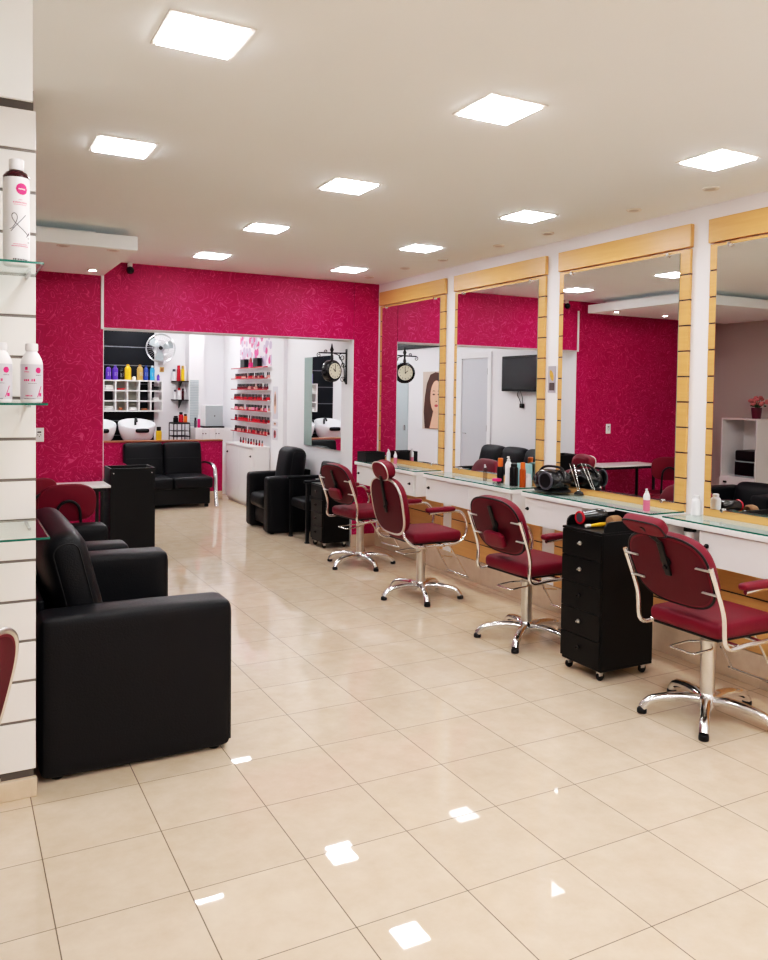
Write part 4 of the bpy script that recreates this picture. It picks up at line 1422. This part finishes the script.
big_bottle(bx(144), 'dark blue bottle on top of the white shelf', M['blue'], M['blue'], .235, .035)
big_bottle(bx(150.5), 'light blue bottle with white cap on the shelf', M['lightblue'], M['bottle'], .235, .038)
big_bottle(bx(156.5), 'small purple bottle at the right end of the shelf', M['purple'], M['plastic'], .10, .025)
# wash basins
def basin(x, label):
    t = thing('wash_basin', label, 'wash basin', (x, 12.72, 0), 0, 'white wash basins')
    mb = MB()
    mb.lathe([(0, .80), (.10, .80), (.17, .84), (.235, .93), (.27, 1.05), (.278, 1.12), (.272, 1.135), (.255, 1.13), (.235, 1.05), (.19, .95), (.10, .90), (0, .89)], seg=40, ell=(1, .95))
    for v in mb.bm.verts:       # rim lower at the neck (front), higher at the back
        v.co.z += .26 * v.co.y * max(0, min(1, (v.co.z - .82) / .25))
    b = obj('bowl', mb, M['ceramic'], t)
    obj('pedestal', MB().lathe([(.12, .001), (.13, .01), (.10, .5), (.12, .80)], seg=28), M['ceramic'], t)
    obj('faucet', MB().tube(catmull([(.02, .21, 1.10), (.02, .20, 1.19), (.02, .15, 1.20), (.02, .10, 1.16)], 5), .018, 10), M['plastic'], t)
    obj('neck_rest', MB().cushion((0.03, -.272, 1.035), (.20, .05, .06), .022, (0, .01, .004), 10), M['plastic'], t)
basin(2.50, 'white ceramic wash basin fully in view behind the low wall')
basin(1.92, 'white ceramic wash basin cut off by the pink wall')
cyl_bottle('shampoo_flask', 2.71, 12.165, 'amber shampoo bottle with black cap on the low wall', .20, .042, M['yellow'], M['plastic'], .3, z=.9055)
# fan
t = thing('wall_fan', 'grey round fan on the white wall above the rear shelves', 'fan', (2.92, YW - .20, 2.31), R(-12))
for rr, yy in ((.225, 0), (.215, -.05), (.12, -.075), (.215, .05)):
    obj('guard_ring', MB().tube([(rr * math.cos(2 * PI * k / 40), yy, rr * math.sin(2 * PI * k / 40)) for k in range(40)], .006 if yy == 0 else .004, 6, True), M['alu'], t)
sp_ = MB()
for k in range(36):
    a = 2 * PI * k / 36
    sp_.tube(catmull([(.03 * math.cos(a), -.08, .03 * math.sin(a)), (.12 * math.cos(a), -.075, .12 * math.sin(a)), (.215 * math.cos(a), -.05, .215 * math.sin(a)), (.225 * math.cos(a), 0, .225 * math.sin(a))], 3), .0018, 4)
obj('guard_spokes', sp_, M['alu'], t)
for k in range(3):
    a0 = k * 2 * PI / 3 + .4
    mb = MB()
    pts = []
    for (r_, da, yy) in ((.03, -.5, .01), (.10, -.5, .02), (.195, -.35, .022), (.20, .0, .0), (.19, .35, -.022), (.10, .45, -.02), (.03, .5, -.01)):
        pts.append((r_ * math.cos(a0 + da), yy, r_ * math.sin(a0 + da)))
    mb.poly(pts)
    obj('blade', mb, M['steelgrey'], t)
obj('hub', MB().lathe([(0, -.03), (.032, -.026), (.036, 0), (.036, .03)], c=(0, -.05, 0), axis='Y', seg=20), M['plastic'], t)
obj('motor', MB().lathe([(.05, 0), (.06, .02), (.06, .08), (.04, .10)], c=(0, .06, 0), axis='Y', seg=20).box(-.025, .025, .10, .185, -.16, -.02, .006).box(-.04, .04, .16, .19, -.26, -.1, .004), M['alu'], t)
t = thing('switch_box', 'small brass coloured switch plate below the fan', 'switch', (2.98, YW, 1.978))
obj('plate', MB().box(-.035, .035, -.014, -.001, -.04, .04, .003), M['gold'], t)
obj('rocker', MB().box(-.012, .012, -.018, -.0142, -.02, .02, .002), M['brown'], t)
# corner shelves with bottles
for z, lab in ((1.80, 'upper dark corner shelf with red and yellow bottles'), (1.50, 'lower dark corner shelf with white bottles')):
    t = thing('corner_shelf', lab, 'shelf')
    obj('board', MB().prism([(3.13, YW - .001), (3.355, YW - .001), (3.355, YW - .26), (3.20, YW - .22)], 2, z - .015, z, .002), M['blackwood'], t)
    obj('bracket', MB().prism([(YW - .2, z - .0155), (YW - .003, z - .0155), (YW - .003, z - .14)], 0, 3.25, 3.262), M['plastic'], t)
for (x, dy, z, h, r, m, c, lab) in ((3.165, .06, 1.80, .19, .032, 'bottle', 'ink', 'white and navy bottle on upper corner shelf'), (3.222, .13, 1.80, .25, .03, 'red', 'red', 'tall red bottle on the upper corner shelf'), (3.278, .17, 1.80, .245, .028, 'yellow', 'gold', 'yellow bottle on the upper corner shelf'), (3.325, .10, 1.80, .235, .03, 'bottle', 'bottle', 'tall white bottle on the upper corner shelf'),
                                    (3.175, .09, 1.50, .16, .024, 'bottle', 'ink', 'slim white bottle on the lower corner shelf'), (3.232, .13, 1.50, .19, .026, 'bottle', 'red', 'white bottle with red cap on lower corner shelf'), (3.285, .15, 1.50, .18, .02, 'maroon', 'plastic', 'thin maroon bottle on the lower corner shelf'), (3.33, .10, 1.50, .17, .024, 'bottle', 'bottle', 'short white bottle at the end of lower corner shelf')):
    cyl_bottle('corner_bottle', x, YW - dy, lab, h, r, M[m], M[c], .22, z=z + .0005)
# wire rack
t = thing('wire_rack', 'small black metal frame rack standing behind the low wall', 'rack')
mb = MB()
rx0, rx1, ry0, ry1 = 3.04, 3.29, 12.62, 12.92
for x in (rx0, (rx0 + rx1) / 2, rx1):
    for y in (ry0, ry1):
        mb.tube([(x, y, 0.002), (x, y, 1.13)], .008, 8)
for z in (.93, 1.13):
    for y in (ry0, ry1):
        mb.tube([(rx0, y, z), (rx1, y, z)], .008, 8)
    for x in (rx0, rx1):
        mb.tube([(x, ry0, z), (x, ry1, z)], .008, 8)
obj('frame', mb, M['plastic'], t)
obj('rack_shelf', MB().box(rx0 + .009, rx1 - .009, ry0, ry1, 1.01, 1.018), M['plastic'], t)
obj('top_shelf', MB().box(rx0, rx1, ry0, ry1, 1.139, 1.148), M['plastic'], t)
for (x, h, r, m, lab) in ((3.10, .10, .04, 'plastic', 'black jar on top of the wire rack'), (3.18, .16, .035, 'red', 'red bottle on top of the wire rack'), (3.25, .13, .03, 'orange', 'orange bottle on top of the wire rack')):
    cyl_bottle('rack_bottle', x, 12.74, lab, h, r, M[m], M['plastic'], .25, z=1.1485)
# rear cabinets and appliance
t = thing('rear_cabinet', 'white low cupboard with small dark knobs behind the low wall', 'cabinet')
mb = MB()
mb.box(3.38, XRR - .01, 12.62, 12.94, .0, 1.06, .002)
obj('carcass', mb, M['lam'], t)
for k in range(4):
    x0 = 3.385 + k * .105
    d = obj('door', MB().box(x0, x0 + .10, 12.605, 12.619, .05, 1.05, .002), M['lam'], t)
    obj('knob', MB().sphere((x0 + (.08 if k % 2 == 0 else .02), 12.495, .978), .010, u=10, v=6), M['plastic'], d)
t = thing('sterilizer_box', 'pale grey towel cabinet on the white rear cupboard', 'appliance')
obj('tray', MB().box(3.50, 3.85, 12.63, 12.92, 1.0605, 1.085, .003), M['plastic'], t)
obj('body', MB().box(3.54, 3.83, 12.656, 12.90, 1.0855, 1.42, .008), M['lam'], t)
d = obj('door', MB().box(3.545, 3.825, 12.639, 12.655, 1.09, 1.415, .003), M['steelgrey'], t)
obj('knob', MB().sphere((3.69, 12.631, 1.25), .010, u=10, v=6), M['maroon'], d)
cyl_bottle('rear_bottle', 3.465, 12.74, 'pink bottle beside the pale grey towel cabinet', .20, .022, M['pink'], M['bottle'], .3, z=1.0608)
cyl_bottle('rear_bottle', 3.415, 12.76, 'grey bottle beside the pink one on rear cupboard', .16, .02, M['ink'], M['plastic'], .3, z=1.0608)
t = thing('louvred_panel', 'pale grey louvred strip on the white rear column', 'panel')
mb = MB()
for k in range(28):
    z = 1.08 + k * .0265
    mb.box(3.372, 3.512, 12.935, 12.946, z, z + .022, .003, 1)
obj('louvres', mb, M['steelgrey'], t)
obj('frame', MB().box(3.365, 3.52, 12.9465, 12.9495, 1.07, 1.83), M['cord'], t)

# ------------------------------------------------------------------ rear room, left wall (seen through the mirrors)
t = thing('television', 'flat black television on the rear left wall, reflected in a mirror', 'television')
obj('screen_panel', MB().box(XRL + .06, XRL + .10, 8.62, 9.50, 1.70, 2.20, .01), M['plastic'], t)
obj('screen', MB().box(XRL + .1002, XRL + .102, 8.65, 9.47, 1.735, 2.17), M['screen'], t)
obj('wall_mount', MB().box(XRL + .001, XRL + .059, 8.95, 9.15, 1.85, 2.05), M['plastic'], t)
t = thing('cable_socket', 'small black socket with cables below the television', 'cable box', (XRL, 9.12, 1.50))
obj('box', MB().box(.001, .035, -.035, .035, -.03, .03, .004), M['plastic'], t)
obj('cables', MB().tube(catmull([(.02, .02, .03), (.03, .05, .10), (.04, .08, .15), (.04, .05, .21)], 5), .005, 6).tube(catmull([(.02, -.01, .03), (.03, -.02, .12), (.04, .02, .21)], 5), .005, 6), M['plastic'], t)
d1 = MB()
d1.box(XRL + .001, XRL + .012, 9.95, 10.64, .005, 2.19, .002)
o = struct('door_1', d1, M['doorw'])
fr = MB()
fr.box(XRL + .001, XRL + .03, 9.86, 9.945, 0, 2.29, .004)
fr.box(XRL + .001, XRL + .03, 10.645, 10.73, 0, 2.29, .004)
fr.box(XRL + .001, XRL + .03, 9.945, 10.645, 2.20, 2.29, .004)
obj('door_frame', fr, M['white'], o)
obj('door_handle', MB().tube(fillet([(XRL + .013, 10.56, 1.05), (XRL + .06, 10.56, 1.05), (XRL + .06, 10.45, 1.05)], .02), .009, 8), M['alu'], o)
hg = MB()
for z in (.4, 1.1, 1.95):
    hg.box(XRL + .012, XRL + .02, 9.945, 9.965, z, z + .09)
obj('door_hinge', hg, M['plastic'], o)
d2 = MB()
d2.box(XRL + .001, XRL + .014, 12.35, 13.1, .005, 2.2, .002)
o = struct('door_2', d2, M['steelgrey'])
obj('door_handle', MB().box(XRL + .0145, XRL + .05, 12.42, 12.45, 1.0, 1.1, .004), M['alu'], o)
# portrait poster
t = thing('portrait_picture', 'large portrait poster of a long haired woman, reflected in mirror', 'poster')
pyc, pzc = 11.40, 1.54
obj('canvas', MB().box(XRL + .001, XRL + .015, 10.98, 11.84, 1.06, 2.02, .002), M['paper_beige'], t)
xx = XRL + .0156
mb = MB()
mb.poly([(xx, pyc + a, pzc + b) for a, b in ((-.30, -.47), (-.36, -.20), (-.33, .10), (-.26, .33), (-.12, .45), (.04, .47), (.20, .43), (.31, .28), (.37, .05), (.40, -.2), (.36, -.47))])
obj('hair', mb, M['hair'], t)
xx += .0006
mb = MB()
mb.poly([(xx, pyc + .0 + .19 * math.cos(a), pzc + .06 + .27 * math.sin(a)) for a in [2 * PI * k / 32 for k in range(32)]])
mb.poly([(xx, pyc - .09, pzc - .18), (xx, pyc - .16, pzc - .46), (xx, pyc + .20, pzc - .46), (xx, pyc + .09, pzc - .18)])
fc = obj('face', mb, M['skin'], t)
xx += .0006
mb = MB()
for s in (-1, 1):
    mb.poly([(xx, pyc + s * .08 + .04 * math.cos(a), pzc + .10 + .014 * math.sin(a)) for a in [2 * PI * k / 16 for k in range(16)]])
    mb.poly([(xx, pyc + s * .03, pzc + .15), (xx, pyc + s * .08, pzc + .17), (xx, pyc + s * .13, pzc + .15), (xx, pyc + s * .08, pzc + .155)])
mb.poly([(xx, pyc - .015, pzc + .0), (xx, pyc + .03, pzc - .02), (xx, pyc - .03, pzc - .022)])
obj('eyes', mb, M['hair'], fc)
mb = MB()
mb.poly([(xx, pyc + .055 * math.cos(a), pzc - .085 + .022 * math.sin(a)) for a in [2 * PI * k / 16 for k in range(16)]])
obj('lips', mb, M['lips'], fc)

# ------------------------------------------------------------------ world, camera, view
w = bpy.data.worlds.new('salon_world')
sc.world = w
w.use_nodes = True
bg = w.node_tree.nodes['Background']
bg.inputs[0].default_value = (.93, .96, 1, 1)
bg.inputs[1].default_value = .6

yaw, pitch, roll = .4901, -.0322, .0141
cy_, sy_, cp, sp2 = math.cos(yaw), math.sin(yaw), math.cos(pitch), math.sin(pitch)
fwd = Vector((sy_ * cp, cy_ * cp, sp2))
rt = Vector((cy_, -sy_, 0))
up = rt.cross(fwd)
r2 = rt * math.cos(roll) + up * math.sin(roll)
u2 = up * math.cos(roll) - rt * math.sin(roll)
cam = bpy.data.cameras.new('camera')
co = bpy.data.objects.new('camera', cam)
COL.objects.link(co)
co.matrix_world = Matrix(((r2.x, u2.x, -fwd.x, 0), (r2.y, u2.y, -fwd.y, 0), (r2.z, u2.z, -fwd.z, 1.6433), (0, 0, 0, 1)))
cam.sensor_fit = 'HORIZONTAL'
cam.sensor_width = 36
cam.lens = 810.96 / 768 * 36
cam.shift_y = -60.3 / 768
cam.clip_start = .05
sc.camera = co
sc.view_settings.view_transform = 'Standard'
sc.view_settings.look = 'None'
sc.view_settings.exposure = 0
sc.view_settings.use_curve_mapping = True
cmap = sc.view_settings.curve_mapping
cmap.extend = 'EXTRAPOLATED'
cu = cmap.curves[3]
for p in ((.02, .015), (.15, .165), (.30, .36), (.50, .55), (.75, .73)):
    cu.points.new(*p)
cu.points[-1].location = (1, .87)
cmap.update()
sc.cycles.use_denoising = True
sc.cycles.max_bounces = 16
sc.cycles.diffuse_bounces = 12
sc.cycles.glossy_bounces = 8
sc.cycles.transparent_max_bounces = 16
sc.cycles.sample_clamp_indirect = 6
sc.cycles.caustics_reflective = False
sc.cycles.caustics_refractive = False
